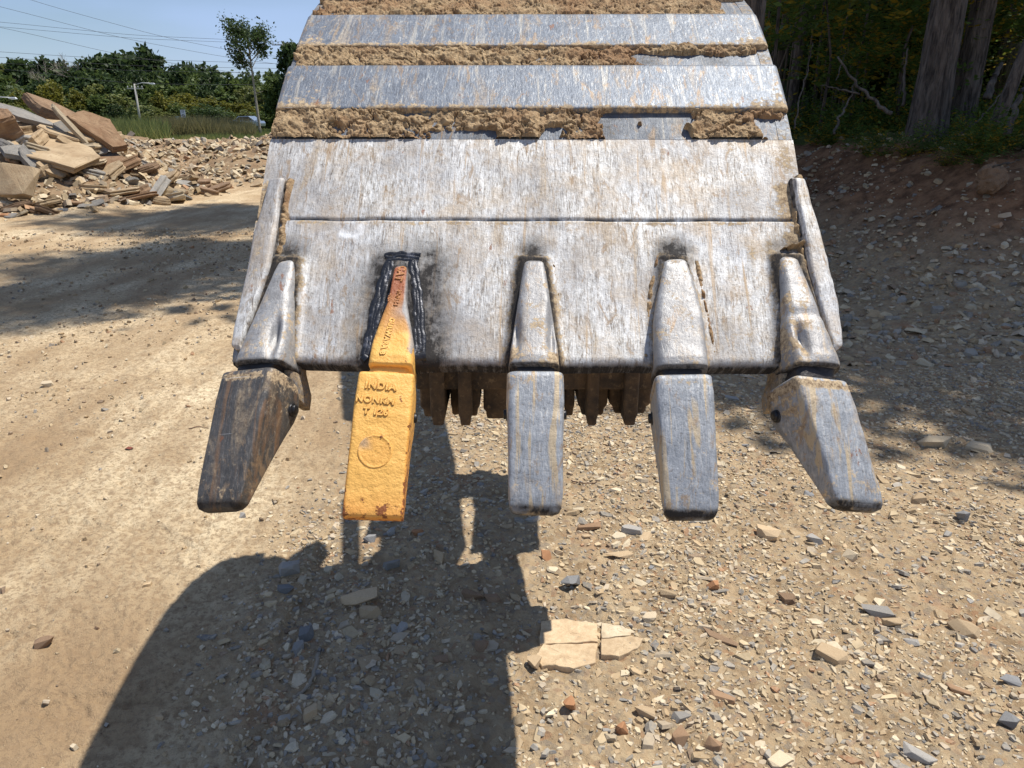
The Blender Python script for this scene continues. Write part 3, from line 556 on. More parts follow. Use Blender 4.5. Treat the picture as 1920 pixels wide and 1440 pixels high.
def adapter(k, i):
    ts, tu, fs, fu = k['ts'], k['tu'], k['fs'], k['fu']; kind = k['kind']; yaw = k['yaw'] * .6; Ls = ts - fs
    w1 = .0415 if kind != 'new' else .0355
    w1 = {'left': .049, 'right': .047, 'new': .0385, 'mid': .0445, 'mid4': .0455}[kind]; w0 = {'left': .019, 'right': .021, 'new': .0125, 'mid': .021, 'mid4': .024}[kind]
    prof = [(-.03, .55, .004), (0, .8, .014), (.03, .93, .019), (.12, 1, .024), (.35, 1.0, .032), (.6, 1.0, .040), (.8, 1, .047), (.92, 1, .053), (.985, 1., .053), (1.0, .95, .050)]
    rows = []
    for t_, wf, hf in prof:
        wv = w0 + (w1 - w0) * (sm(0, 1, t_) * .55 + .45 * max(0, t_)) if kind != 'new' else w0 + (w1 - w0) * (.35 * max(t_, 0) + .65 * float(sm(.42, .74, t_)))
        if kind == 'mid4': wv = w0 + (w1 - w0) * float(sm(0, .6, t_))
        rows.append((ts - Ls * t_, tu + (fu - tu) * t_ + math.sin(R(yaw)) * .02, wv * wf, hf + (.004 if kind == 'new' else 0), -.03 - .02 * t_, yaw))
    # neck reaching into the cap
    cs, cu = k['cs0'], k['cu0']
    e = rows[-1]
    def stain(L, V):
        t_ = (ts - L[:, 2]) / Ls; n = vn(V[:, 0] * 70, V[:, 1] * 50, V[:, 2] * 70, 5)
        sc_ = .7 * sm(.95, 1.0, t_) + .55 * (V[:, 2] < .012) ; d = .45 * n + (.5 * n if kind == 'mid4' else 0) * (V[:, 2] < .02) + (.55 * n * (L[:, 0] < -.02) if kind == 'right' else 0) + .6 * n * sm(.82, .95, t_) * (kind == 'mid')  # foot and low flanks darker
        return np.stack([np.clip(sc_, 0, 1), np.clip(d, 0, 1), 0 * n, 0 * n + 1], 1)
    def dent(L, V):
        t_ = (ts - L[:, 2]) / Ls; f = (L[:, 1] > 0)
        if kind == 'mid': return f * .016 * (np.exp(-(((L[:, 0] - .030) / .007) ** 2 + ((t_ - .72) / .2) ** 2)) + np.exp(-(((L[:, 0] + .031) / .006) ** 2 + ((t_ - .70) / .16) ** 2)))
        if kind == 'left': return f * .020 * np.exp(-(((L[:, 0] - .022 - .02 * (t_ - .8)) / .007) ** 2 + ((t_ - .78) / .16) ** 2))
        if kind == 'right': return f * .018 * np.exp(-(((L[:, 0] + .022) / .007) ** 2 + ((t_ - .78) / .14) ** 2)) + f * .004 * np.exp(-((t_ - .55) / .04) ** 2)
        return 0
    def ex(L, V):
        t_ = (ts - L[:, 2]) / Ls; n = vn(V[:, 0] * 60, V[:, 1] * 60, V[:, 2] * 60, 15)
        return {'scald': np.clip(1.75 - t_ * 2.3 + .5 * (n - .5), 0, 1), 'tip': 0 * t_, 'worn': np.clip(sm(.0, .012, .036 - .012 * (1 - t_) - V[:, 2]) + .9 * sm(.55, .75, L[:, 0] / (.0125 + .026 * sm(.42, .74, t_) + .006)) * sm(-.01, .0, L[:, 1]) + .55 * np.exp(-((t_ - .48) / .07) ** 2) * (L[:, 0] > .0) * (.4 + n), 0, 1) * (t_ < .86 + .1 * (n - .5))}
    o = loft('tooth_adapter', rows, M['yellow'] if kind == 'new' else M['shank'], bucket, nseg=80, nper=64, power=3.6 if kind in ('left', 'right') else (5.2 if kind != 'new' else 8), rough=.0006, seed=i + 40, stain=stain, extra=ex if kind == 'new' else None,
             dent=dent, label='new yellow adapter turning red-brown from welding heat' if kind == 'new' else None)
    dy = {'left': 0, 'right': 0}.get(kind, 0)
    nrows = [(fs + .012, fu, w1 * .85, .040, -.045, yaw), (cs + .004, cu + math.sin(R(k['yaw'])) * .05, .036, .042 if kind != 'new' else .050, -.045, k['yaw']), (cs - .02, cu + math.sin(R(k['yaw'])) * .05, .034, .040, -.045, k['yaw'])]
    loft('adapter_nose', nrows, M['yellow'] if kind == 'new' else M['gap'], o, nseg=10, nper=32, power=5, seed=i + 90, stain=lambda L, V: np.tile([.5, .1, 0, 1], (len(V), 1)), extra=(lambda L, V: {'scald': 0 * V[:, 0], 'tip': 0 * V[:, 0], 'worn': 0 * V[:, 0]}) if kind == 'new' else None)
    if kind in ('left', 'right'):        # inner strap of the corner adapter, running under the lip
        sg = 1 if kind == 'left' else -1
        mb = MB(); a = (fu + sg * .040); pts = []
        rows = [(fs + .09, a - sg * .008, .014, .022, -.05, yaw), (fs + .02, a - sg * .004, .015, .020, -.06, yaw), (fs - .02, a + sg * .008, .013, .004, -.075, yaw), (fs - .045, a + sg * .012, .009, -.018, -.075, yaw)]
        loft('adapter_strap', rows, M['shank'], o, nseg=24, nper=28, power=4, seed=i + 190, stain=lambda L, V: np.tile([.35, .55, 0, 1], (len(V), 1)))
    return o
adapters = [adapter(k, i) for i, k in enumerate(TEETH)]
# side cutters
def cutter(sgn):
    pts = {-1: [(522, 332, .017), (513, 372, .018), (500, 430, .0245), (487, 500, .0235), (470, 560, .019), (456, 610, .015), (447, 645, .010)],
           1: [(1497, 332, .013), (1506, 372, .015), (1522, 430, .018), (1537, 500, .021), (1552, 560, .020), (1562, 610, .016), (1569, 645, .011)]}[sgn]
    rows = []
    u, s = hit(*pts[0][:2], .02); rows.append((s + .006, u, .010, .010, -.03, 0))
    for x, y, w in pts:
        u, s = hit(x, y, .022); rows.append((s, u, w, .019, -.06, -sgn * 10))
    rows.append((rows[-1][0] - .008, rows[-1][1], .006, .014, -.04, 0))
    loft('side_cutter', rows, M['plate'], bucket, nseg=60, nper=40, power=5.5, rough=.0008, seed=500 + sgn, stain=lambda L, V: np.stack([.7 * (V[:, 2] < .012), .3 * vn(V[:, 0] * 70, V[:, 1] * 50, V[:, 2] * 70, 5), 0 * V[:, 0], 0 * V[:, 0] + 1], 1))  # low edges darker
cutter(-1); cutter(1)
# clay caught in the grooves beside the cutters and under the lip seam
def blob_run(pts, wid, name, seed, n=160, hh=.012):
    pts = np.array([(*hit(x, y, .004),) for x, y in pts]); k = np.linspace(0, len(pts) - 1, n); cu = np.interp(k, range(len(pts)), pts[:, 0]); cs = np.interp(k, range(len(pts)), pts[:, 1]); m = 14
    W = np.linspace(-1, 1, m); U = cu[:, None] + W[None] * wid * (.6 + .8 * vn2(k * 1.7, k * 0, seed))[:, None]; S = cs[:, None] + 0 * U; w = W[None] + 0 * U
    H = -.004 + hh * (1 - w ** 2) * (.35 + 1.3 * fbm(U * 90, S * 90, 4, seed)); H *= sm(.30, .5, fbm(U * 30, S * 30, 3, seed + 1)) * .8 + .2
    me = mesh_np(name, loc(U.ravel(), S.ravel(), H.ravel()), grid_faces(n, m)[:, ::-1], M['mud'], True); link(name, me, bucket)
blob_run([(1500, 330), (1492, 400), (1500, 455), (1515, 520), (1538, 590), (1562, 650)], .008, 'mud_strip', 7, hh=.014)
blob_run([(1470, 470), (1500, 462), (1512, 455)], .010, 'mud_strip', 17, 60, hh=.022)
blob_run([(545, 335), (532, 395), (530, 440), (524, 490), (500, 550), (470, 620)], .009, 'mud_strip', 27, hh=.012)
blob_run([(545, 430), (555, 470), (565, 490)], .016, 'mud_strip', 37, 60, hh=.006)
blob_run([(985, 482), (1020, 480), (1040, 500), (1050, 560)], .006, 'mud_strip', 47, 80, hh=.010)
blob_run([(1235, 480), (1222, 540), (1218, 600), (1212, 670)], .008, 'mud_strip', 57, 120, hh=.010)
blob_run([(1308, 490), (1322, 560), (1338, 640), (1345, 670)], .007, 'mud_strip', 67, 120, hh=.010)
# fresh weld beads round the yellow adapter
def bead(pts, r, seed):
    P = np.array([(*hit(x, y, .006),) for x, y in pts]); n = 260; k = np.linspace(0, len(P) - 1, n); cu = np.interp(k, range(len(P)), P[:, 0]); cs = np.interp(k, range(len(P)), P[:, 1])
    d = np.stack([np.gradient(cu), np.gradient(cs)], 1); l = np.linalg.norm(d, axis=1)[:, None]; d = d / l; arc = np.cumsum(l.ravel()); nrm = np.stack([-d[:, 1], d[:, 0]], 1); m = 12
    th = np.linspace(0, 2 * math.pi, m, endpoint=False); rip = 1 + .26 * (fbm(arc * 38, arc * 0 + seed, 2, seed) - .5)
    a = np.cos(th)[None] * r * rip[:, None]; b = np.sin(th)[None] * r * .8 * rip[:, None]; jit = .0040 * (vn2(arc * 90, arc * 0, seed + 3) - .5)[:, None]
    U = cu[:, None] + nrm[:, :1] * (a + jit); S = cs[:, None] + nrm[:, 1:] * (a + jit) + .0018 * np.sin(th)[None]; H = .003 + b
    link('weld_bead', mesh_np('weld_bead', loc(U.ravel(), S.ravel(), H.ravel()), grid_faces(n, m, True), M['weld'], True), bucket)
for j, off in enumerate((0, 6, 12)):
    bead([(735 - off * .6, 492), (724 - off, 540), (711 - off, 590), (700 - off * .9, 640), (691 - off * .6, 668)], .0076, 600 + j)
for j, off in enumerate((0, 6, 12)):
    bead([(771 + off * .5, 492), (777 + off * .8, 540), (779 + off, 590), (780 + off, 640), (780 + off, 668)], .0072, 620 + j)
for j in range(3): bead([(726 - j * 2, 489 - j * 6), (752, 486 - j * 6), (786 + j * 2, 490 - j * 6)], .0045, 640 + j)
bead([(684, 668), (690, 676)], .009, 660); bead([(780, 670), (800, 668)], .009, 661)
# cast lettering on the yellow cap and adapter
def lettering(txt, px, py, size, rotdeg, parent, h, mat, depth=.0030, k=TEETH[1], sx=1.0, off=.0003, hf=None):
    u, s = hit(px, py, h); cu = bpy.data.curves.new('raised_lettering', 'FONT'); cu.body = txt; cu.size = size; cu.extrude = depth; cu.align_x = 'CENTER'; cu.align_y = 'CENTER'; cu.bevel_depth = .0004; cu.offset = off; cu.space_character = 1.12
    tmp = bpy.data.objects.new('tmp', cu); C.objects.link(tmp); dg = bpy.context.evaluated_depsgraph_get(); me = bpy.data.meshes.new_from_object(tmp.evaluated_get(dg)); bpy.data.objects.remove(tmp)
    v = np.array([q.co[:] for q in me.vertices]); a = R(rotdeg); x = (v[:, 0] * math.cos(a) - v[:, 1] * math.sin(a)) * sx; y = v[:, 0] * math.sin(a) + v[:, 1] * math.cos(a)
    U = u + x; S = s + y; yaw = R(k['yaw']); tilt = (k['cs0'] - S) / (k['cs0'] - k['cs1'])
    H = (hf(S) if hf else h) + v[:, 2] + x * math.sin(yaw)
    P = loc(U, S, H); me.vertices.foreach_set('co', P.astype(np.float32).ravel()); me.materials.clear(); me.materials.append(mat)
    n = len(v); me.attributes.new('suv', 'FLOAT_VECTOR', 'POINT').data.foreach_set('vector', np.stack([U, S, H], 1).astype(np.float32).ravel())
    for nm, val in (('scald', 0.), ('tip', .0), ('worn', 0.)): me.attributes.new(nm, 'FLOAT', 'POINT').data.foreach_set('value', np.full(n, val if not (nm == 'scald' and rotdeg and py < 600) else .8, np.float32))
    me.name = 'raised_lettering'; me.update(); link('raised_lettering', me, parent)
def letter_mat():
    t = NT('letter_edge_rust'); n = t.noise(t.obj(), 300, 4, .7); c = t.mix(t.ramp(n, [(.42, 0.), (.56, 1.)]), (.13, .045, .02), (.50, .22, .035)); return t.set(col=c, rough=.8)
M['letter_rust'] = letter_mat()
_lt = lettering
def lettering(txt, px, py, size, rotdeg, parent, h, mat, depth=.0026, **k):
    _lt(txt, px, py, size, rotdeg, parent, h - .0004, M['letter_rust'], depth * .55, off=.00085 if size > .012 else .0004, hf=had(0) if rotdeg < -50 else None, **k); _lt(txt, px, py, size, rotdeg, parent, h, mat, depth, hf=had(0) if rotdeg < -50 else None, **k)
def had(dz):
    k = TEETH[1]; return lambda S: np.interp((k['ts'] - S) / (k['ts'] - k['fs']), [0, .03, .12, .35, .6, .8, .92, 1], np.array([.014, .019, .024, .032, .040, .047, .053, .053]) + .0038) + dz
def hcap(t_): return float(np.interp(t_, [0, .22, .45, .7, .9, 1], [.056, .058, .0555, .0495, .043, .04]))
lettering('INDIA', 715, 725, .0178, -3, caps[1], .0576, M['yellow'], sx=.98)
lettering('NONKM', 705, 751, .0165, -3, caps[1], .0578, M['yellow'], sx=.95)
lettering('T 126', 706, 773, .0155, -3, caps[1], .0578, M['yellow'], sx=1.0)
lettering('CAT', 752, 513, .018, -97, adapters[1], .0245, M['yellow'], .0018)
lettering('39-9354', 747, 560, .0095, -97, adapters[1], .0325, M['yellow'], .0015)
lettering('-10-', 733, 560, .0095, -97, adapters[1], .0325, M['yellow'], .0015)
lettering('GULWARA B', 728, 632, .0125, -97, adapters[1], .046, M['yellow'], .0018)
def ring_boss():
    k = TEETH[1]; u, s = hit(704, 846, .055); rad, n = .0265, 64; rows = []
    hb = float(np.interp((k['cs0'] - s) / (k['cs0'] - k['cs1']), [.22, .45, .7], [.058, .0555, .0495])); slope = -(.0555 - .0495) / ((k['cs0'] - k['cs1']) * .25)
    prof = [(rad + .0022, -.0015), (rad + .0010, .0012), (rad - .0006, .0018), (rad - .0022, .0006), (rad * .8, .0005), (rad * .5, .0007), (rad * .05, .0006)]
    U = []; S = []; H = []
    for r_, h_ in prof:
        for q in range(n):
            w = 2 * math.pi * q / n; du, ds = r_ * math.cos(w), r_ * math.sin(w); U.append(u + du); S.append(s + ds); H.append(hb + h_ - slope * ds + du * math.sin(R(k['yaw'])))
    U, S, H = map(np.array, (U, S, H))
    me = mesh_np('round_boss', loc(U, S, H), grid_faces(len(prof), n, True), M['yellow'], True, {'suv': np.stack([U, S, H], 1), 'scald': 0 * U, 'tip': .25 + 0 * U, 'worn': .6 * sm(-.0, .02, u - U) * sm(-.002, .01, S - s) * vn2(U * 200, S * 200, 8)})
    link('round_boss', me, caps[1])
ring_boss()
# hinge ears on the top of the bucket
def ears():
    for u in (-.17, .17):
        poly = [(y - BO[1], z - BO[2]) for y, z in ((2.5, 1.93), (2.66, 2.08), (2.80, 2.12), (2.92, 2.04), (3.08, 1.82), (3.14, 1.66), (3.06, 1.56), (2.95, 1.6), (2.92, 1.80), (2.8, 1.92))]
        o = link('hinge_ear', MB().prism(poly, 0, u - .02, u + .02).mesh('hinge_ear', M['gap']), bucket); bevel(o)
ears()

# ------------------------------------------------------------------ the machine carrying it (behind the bucket)
M['cat'] = simple('machine_yellow', (.55, .30, .04), .5, 0, 4); M['track'] = simple('track_steel', (.06, .05, .042), .8, .2, 12); M['glass'] = simple('cab_glass', (.03, .04, .045), .1, 0, 2); M['machine_dark'] = simple('machine_dark', (.04, .04, .042), .6, 0, 5); M['chrome'] = simple('cylinder_rod', (.5, .5, .5), .2, 1, 5)
mach = link('excavator', None, loc=(.47, 8.5, 0), rot=(0, 0, 0), label='yellow tracked excavator standing behind the bucket with its arm reaching forward', cat='excavator')
def mpart(name, mb, mat, bev=.02, parent=None, smooth=False):
    o = link(name, mb.mesh(name, mat, smooth), parent or mach)
    if bev: bevel(o, bev)
    return o
def yz(pts, ox=8.5): return [(y - ox, z) for y, z in pts]
stick = mpart('stick', MB().prism(yz([(2.45, 1.62), (2.62, 1.52), (3.4, 1.78), (5.9, 2.85), (6.6, 3.35), (6.5, 3.7), (5.6, 3.4), (4.2, 2.65), (3.0, 2.02), (2.45, 1.80)]), 0, -.24, -.04), M['cat'])
stick.location.x = 0.0
mpart('bucket_link', MB().prism(yz([(2.40, 1.98), (2.50, 1.93), (3.15, 2.25), (3.1, 2.36)]), 0, -.275, -.245), M['cat'], .01)
mpart('bucket_link', MB().prism(yz([(2.40, 1.98), (2.50, 1.93), (3.15, 2.25), (3.1, 2.36)]), 0, -.035, -.005), M['cat'], .01)
mpart('bucket_cylinder', MB().tube([(-.14, 3.15 - 8.5, 2.32), (-.14, 4.1 - 8.5, 2.95)], .045, 16), M['chrome'], 0, smooth=True)
mpart('cylinder_barrel', MB().tube([(-.14, 4.1 - 8.5, 2.95), (-.14, 5.5 - 8.5, 3.75)], .085, 16), M['cat'], 0, smooth=True)
mpart('boom', MB().prism(yz([(6.3, 3.45), (6.45, 3.7), (7.2, 4.7), (7.7, 4.9), (8.3, 4.5), (9.2, 2.6), (9.2, 1.9), (8.7, 1.9), (8.1, 3.3), (7.5, 3.9), (6.7, 3.3)]), 0, -.37, -.07), M['cat'])
mpart('house', MB().box((.1, 1.2, 1.6), (2.3, 3.0, 1.1)), M['cat'], .08)
mpart('cab', MB().box((-.55, .3, 2.25), (.95, 1.4, 1.5)), M['machine_dark'], .06)
mpart('windshield', MB().box((-.55, -.405, 2.4), (.8, .012, 1.1)), M['glass'], 0)
mpart('turntable', MB().tube([(.0, .6, .75), (0, .6, 1.06)], .6, 24), M['machine_dark'], 0)
for sx in (-1, 1):
    tr = MB()
    poly = [(-1.6, .35), (-1.45, .08), (-1.2, .0), (2.6, .0), (2.9, .1), (3.0, .38), (2.85, .68), (2.6, .76), (-1.2, .76), (-1.5, .6)]
    tk = mpart('track', tr.prism(poly, 0, sx * 1.0 - .3, sx * 1.0 + .3), M['track'], .03)
    for j in range(20): mpart('track_shoe', MB().box((sx * 1.0, -1.1 + j * .19, .785), (.62, .15, .05)), M['track'], 0, tk)
# thumb under the stick: heavy toothed plates seen in the gap below the lip
thumb = link('excavator_thumb', None, loc=(.07, 2.0, .85), label='dark brown toothed thumb hanging behind the bucket under the arm', cat='thumb')
def tpart(name, mb, par=None): return bevel(link(name, mb.mesh(name, M['brown']), par or thumb), .006)
def th_x(px): return (px - 960) / FPX * 2.155 - .07
tyb, tyt = .65, 1.25
def plank(x0, x1, ztop, zbot, y0=-.02, y1=.12, tine=True):
    c = (x0 + x1) / 2; w = (x1 - x0) / 2
    poly = [(c - w, ztop), (c - w, zbot + .032), (c - w * .8, zbot + .022), (c - w * .72, zbot), (c + w * .72, zbot), (c + w * .8, zbot + .022), (c + w, zbot + .032), (c + w, ztop)]
    return [(x, z - .85) for x, z in poly]
z800 = CAMH - 2.0 * math.tan(R(22.9)); z780 = z800 + .038; z725 = z800 + .125
z_of = lambda py: CAMH - 2.0 * math.tan(R(PITCH) + math.atan((py - 720) / FPX))
for a, b, yb, y0 in ((787, 838, 782, .02), (842, 860, 778, .06), (862, 900, 781, .0), (906, 954, 786, .02), (957, 1055, 787, .02), (1060, 1079, 780, .04), (1084, 1140, 779, .02), (1143, 1222, 776, .02),
                     (811, 838, 799, -.05), (862, 887, 799, -.05), (1096, 1118, 799, -.05), (1163, 1190, 799, -.05)):
    o = tpart('thumb_tooth', MB().prism(plank(th_x(a), th_x(b), tyt - .2, z_of(yb) - y0 * .42), 1, y0, y0 + .14))
tpart('cross_beam', MB().box(((th_x(785) + th_x(1222)) / 2, .02, (z725 + tyt - .1) / 2 - .85), (th_x(1222) - th_x(785), .10, tyt - .1 - z725)))
tpart('shadow_block', MB().box((.02, .90, .42), (.26, .50, .16))); tpart('shadow_block', MB().box((.40, .86, .42), (.20, .62, .16))); tpart('shadow_block', MB().box((.2, 1.06, .42), (.2, .22, .16)))  # unseen boxes added around a hole to shape the ground shadow
for x in (-.02, .36): tpart('thumb_arm', MB().prism([(.02, .10), (.05, .34), (.75, .52), (1.2, .72), (1.25, .58), (.75, .36), (.12, .12)], 0, x - .03, x + .03))

# ------------------------------------------------------------------ stone
COLS = {'tan': ((.42, .30, .18), (.57, .44, .28), (.30, .19, .11)), 'cream': ((.52, .41, .27), (.64, .54, .39), (.38, .28, .17)), 'grey': ((.24, .23, .215), (.36, .34, .31), (.46, .38, .28)),
        'bluegrey': ((.16, .163, .168), (.26, .26, .26), (.40, .35, .28)), 'rust': ((.36, .17, .08), (.46, .25, .13), (.26, .14, .08)), 'brown': ((.19, .12, .075), (.32, .21, .13), (.42, .31, .2)), 'redtan': ((.32, .19, .11), (.46, .31, .19), (.20, .11, .06))}
RM = {k: rock_mat('shale_' + k, *[tuple(q * .80 for q in c) for c in v], scale=1.0) for k, v in COLS.items()}
RMS = {k: rock_mat('stone_' + k, *v, scale=12.0) for k, v in COLS.items()}
def slab_verts(seed, npoly=9, layers=4, rag=.06, edge_in=.02, jag=.34):
    """unit slab: outline radius ~.5, z from -.5 to .5"""
    npoly = min(npoly, 7); layers = max(layers, 4); rag = max(rag, .10); r = np.random.default_rng(seed); a = np.sort((np.arange(npoly) + r.uniform(-.35, .35, npoly)) / npoly * 2 * math.pi); rad = .52 * (1 + r.uniform(-jag, jag * .6, npoly))
    npoly = len(a); P = np.stack([np.cos(a), np.sin(a)], 1) * rad[:, None]; P = np.sign(P) * np.abs(P) ** .8 * .95
    Q = []
    for i in range(npoly):
        p, q = P[i], P[(i + 1) % npoly]
        for t_ in (0, .34, .67): Q.append(p + (q - p) * t_ + r.uniform(-.022, .022, 2) * (t_ > 0))
    Q = np.array(Q); n = len(Q); V = []; zs = np.linspace(-.5, .5, layers * 2); slope = r.uniform(-.12, .12, 2)
    offs = 1 - r.uniform(0, rag, layers)
    for li, z in enumerate(zs):
        k = offs[li // 2] * (1 - edge_in * (li in (0, len(zs) - 1))); zz = z + (.0 if li % 2 else .0)
        V.append(np.column_stack([Q * (k + r.uniform(-.012, .012, (n, 1))), np.full(n, zz) + Q @ slope * .0 + r.uniform(-.02, .02, n)]))
    for k, am in ((.80, .10), (.58, .14), (.34, .10)): V.append(np.column_stack([Q * k, .5 + am * (fbm(Q[:, 0] * k * 9 + seed, Q[:, 1] * k * 3, 3, seed) - .5) * 2]))
    V.append(np.array([[0, 0, .5]])); V.append(np.array([[0, 0, -.5]])); V = np.concatenate(V)
    V[:, 2] += (V[:, :2] @ slope) * 1.2
    m = len(zs) + 3; F = [grid_faces(m, n, True)]; c = m * n; i = np.arange(n)
    F.append(np.stack([np.full(n, c), (m - 1) * n + i, (m - 1) * n + (i + 1) % n], 1)); F.append(np.stack([np.full(n, c + 1), (i + 1) % n, i], 1))
    return V, F
SLABS = {}
def slab_mesh(mat, seed, **k):
    key = (mat.name, seed)
    if key not in SLABS:
        V, F = slab_verts(seed, **k); SLABS[key] = mesh_np('rock', V, F, mat)
    return SLABS[key]
def stone(name, mat, seed, p, size, rot=(0, 0, 0), sink=.3, label=None, cat='rock', group=None, **k):
    o = link(name, slab_mesh(mat, seed, **k), None, loc=p, rot=rot, label=label, cat=cat, group=group); o.scale = size; return o
def hull_mesh(mat, seed, elong=1.):
    key = ('hull', mat.name, seed)
    if key not in SLABS:
        import bmesh
        r = np.random.default_rng(seed); n = 20; p = r.uniform(-.5, .5, (n, 3)); p = np.sign(p) * np.abs(p) ** .62 * .5 ** .38; sk = r.uniform(-.5, .5, 2); p[:, 0] += p[:, 2] * sk[0] * .5; p[:, 1] += p[:, 2] * sk[1] * .5
        cut = r.normal(0, 1, (3, 2))
        for c_ in cut: c_ /= np.linalg.norm(c_); q = p[:, :2] @ c_; over = np.maximum(q - .38, 0); p[:, :2] -= over[:, None] * c_[None]
        bm = bmesh.new()
        for v in p: bm.verts.new(v)
        res = bmesh.ops.convex_hull(bm, input=bm.verts); bmesh.ops.delete(bm, geom=[e for e in res['geom_interior'] if isinstance(e, bmesh.types.BMVert)], context='VERTS')
        bmesh.ops.bevel(bm, geom=bm.edges[:], offset=.018, segments=1, affect='EDGES', clamp_overlap=True)
        me = bpy.data.meshes.new('rock'); bm.to_mesh(me); bm.free(); me.materials.append(mat); SLABS[key] = me
    return SLABS[key]
def boulder_mesh(mat, seed):
    n, m = 24, 32; ph = np.linspace(.02, math.pi - .02, n)[:, None]; th = np.linspace(0, 2 * math.pi, m, endpoint=False)[None]; x, y, z = np.sin(ph) * np.cos(th), np.sin(ph) * np.sin(th), np.cos(ph) + 0 * th
    r = .5 * (1 + .55 * (vn(x * 1.3 + seed, y * 1.3, z * 1.3, seed) - .5) + .28 * (vn(x * 4 + seed, y * 4, z * 4, seed + 1) - .5) + .12 * (vn(x * 11, y * 11, z * 11 + seed, seed + 2) - .5)); V = np.stack([x * r, y * r, z * r], -1).reshape(-1, 3)
    return mesh_np('rock', V, [grid_faces(n, m, True)[:, ::-1], np.array([list(range(m))]), np.array([[(n - 1) * m + j for j in range(m)][::-1]])], mat, False)
def gz(x, y): return float(ground_z(np.array([x]), np.array([y]), False)[0])
def on_ground(px, py, lift=0.):
    z = 0.
    for _ in range(12): p = at_z(px, py, z); z = gz(p[0], p[1]) + lift
    return at_z(px, py, z)
# --- gravel: one mass of small shale chips
def chip_bank(n=14, seed=5):
    out = []
    for k in range(n):
        r = np.random.default_rng(seed + k); m = r.integers(4, 7); a = np.sort((np.arange(m) + r.uniform(-.35, .35, m)) / m * 2 * math.pi); rad = r.uniform(.34, .58, m)
        P = np.stack([np.cos(a) * rad, np.sin(a) * rad * r.uniform(.55, 1)], 1); P = P if m == 6 else np.vstack([P, np.repeat(P[-1:], 6 - m, 0) + r.uniform(-.03, .03, (6 - m, 2))])
        V = np.vstack([np.column_stack([P * 1.03, np.full(6, -.5)]), np.column_stack([P * .86 + r.uniform(-.06, .06, (1, 2)), r.uniform(.28, .55, 6)])]); out.append(V)
    return np.array(out)                                     # (n, 12, 3)
CH = chip_bank(); CF4 = grid_faces(2, 6, True); CF_top = np.array([[6, 7, 8, 9], [6, 9, 10, 11]])
CF = np.vstack([CF4, CF_top])
PAL = np.array([(.54, .42, .26), (.62, .52, .36), (.43, .31, .18), (.29, .27, .24), (.20, .195, .19), (.35, .325, .285), (.40, .22, .12), (.26, .18, .12), (.50, .41, .30), (.62, .52, .37)])
def chips(name, X, Y, S, pal_w, flat=.35, tilt=.25, sink=.15, mat=None, zfun=None, label=None, cat=None, seed=0):
    r = np.random.default_rng(seed); n = len(X); idx = r.integers(0, len(CH), n); V = CH[idx].copy()
    V *= np.stack([S * r.uniform(.8, 1.5, n), S * r.uniform(.6, 1., n), S * r.uniform(flat * .6, flat * 1.4, n)], 1)[:, None, :]
    az = r.uniform(0, 2 * math.pi, n); tx, ty = r.normal(0, tilt, n), r.normal(0, tilt, n)
    def rotm(v, a, i, j):
        c, s_ = np.cos(a)[:, None], np.sin(a)[:, None]; vi, vj = v[:, :, i].copy(), v[:, :, j].copy(); v[:, :, i] = vi * c - vj * s_; v[:, :, j] = vi * s_ + vj * c
    rotm(V, tx, 1, 2); rotm(V, ty, 0, 2); rotm(V, az, 0, 1)
    Z = (zfun or ground_z)(X, Y); V += np.stack([X, Y, Z + S * flat * (.5 - sink)], 1)[:, None, :]
    F = (CF[None] + (np.arange(n) * 12)[:, None, None]).reshape(-1, 4)
    pal = PAL[r.choice(len(PAL), n, p=np.array(pal_w) / sum(pal_w))] * r.uniform(.75, 1.15, (n, 1)); col = np.repeat(np.column_stack([pal, np.ones(n)]), 12, 0)
    me = mesh_np(name, V.reshape(-1, 3), F, mat, False, {'col': col}); return link(name, me, kind='stuff', label=label, cat=cat)
def chip_mat():
    t = NT('shale_chips'); c = t.attr('col', 'Color'); p = t.pos(); n = t.noise(p, 120, 4, .7); n2 = t.noise(p, 18, 4)
    c = t.mix(t.ramp(n, [(.4, 0.), (.65, .5)]), c, (.50, .40, .27)); c = t.mix(1., c, t.ramp(n2, [(.3, .8), (.7, 1.1)]), 'MULTIPLY')
    return t.set(col=c, rough=.92, spec=.2, normal=t.bump(n, .5, .003))
MCH = chip_mat()
def gf(x, y): return ground_z(x, y, True)
def scatter(n, y0, y1, dens, seed, half=.80):
    """points spread evenly over the picture-side wedge between two distances, kept by a density function"""
    r = np.random.default_rng(seed); Y = np.sqrt(r.uniform(y0 ** 2, y1 ** 2, n)); X = r.uniform(-half, half, n) * (Y + .5); k = r.uniform(0, 1, n) < dens(X, Y); return X[k], Y[k]
W0 = [4.5, 3, 3.5, 1.6, .7, 1.5, .6, .7, 3, 2]
clus = lambda x, y, s=0: sm(.36, .62, fbm(x * 1.6, y * 1.3, 4, 300 + s))
def dn(x, y): return np.clip(gravelness(x, y) * (.42 + 1.0 * clus(x, y)), 0, 1)
r_ = np.random.default_rng(11)
X, Y = scatter(84000, 1.05, 4.5, dn, 21); S = .006 + .020 * r_.uniform(0, 1, len(X)) ** 3 + .005 * r_.uniform(0, 1, len(X)); chips('gravel', X, Y, S, W0, .32, .26, .26, MCH, gf, 'loose angular shale gravel scattered over the packed dirt', 'gravel', 1)
X, Y = scatter(15000, 1.1, 5.5, lambda x, y: dn(x, y) * .8, 22); S = .019 + .042 * r_.uniform(0, 1, len(X)) ** 3; chips('gravel', X, Y, S, W0, .22, .20, .34, MCH, gf, 'larger tan and grey shale flakes lying in the gravel', 'gravel', 2)
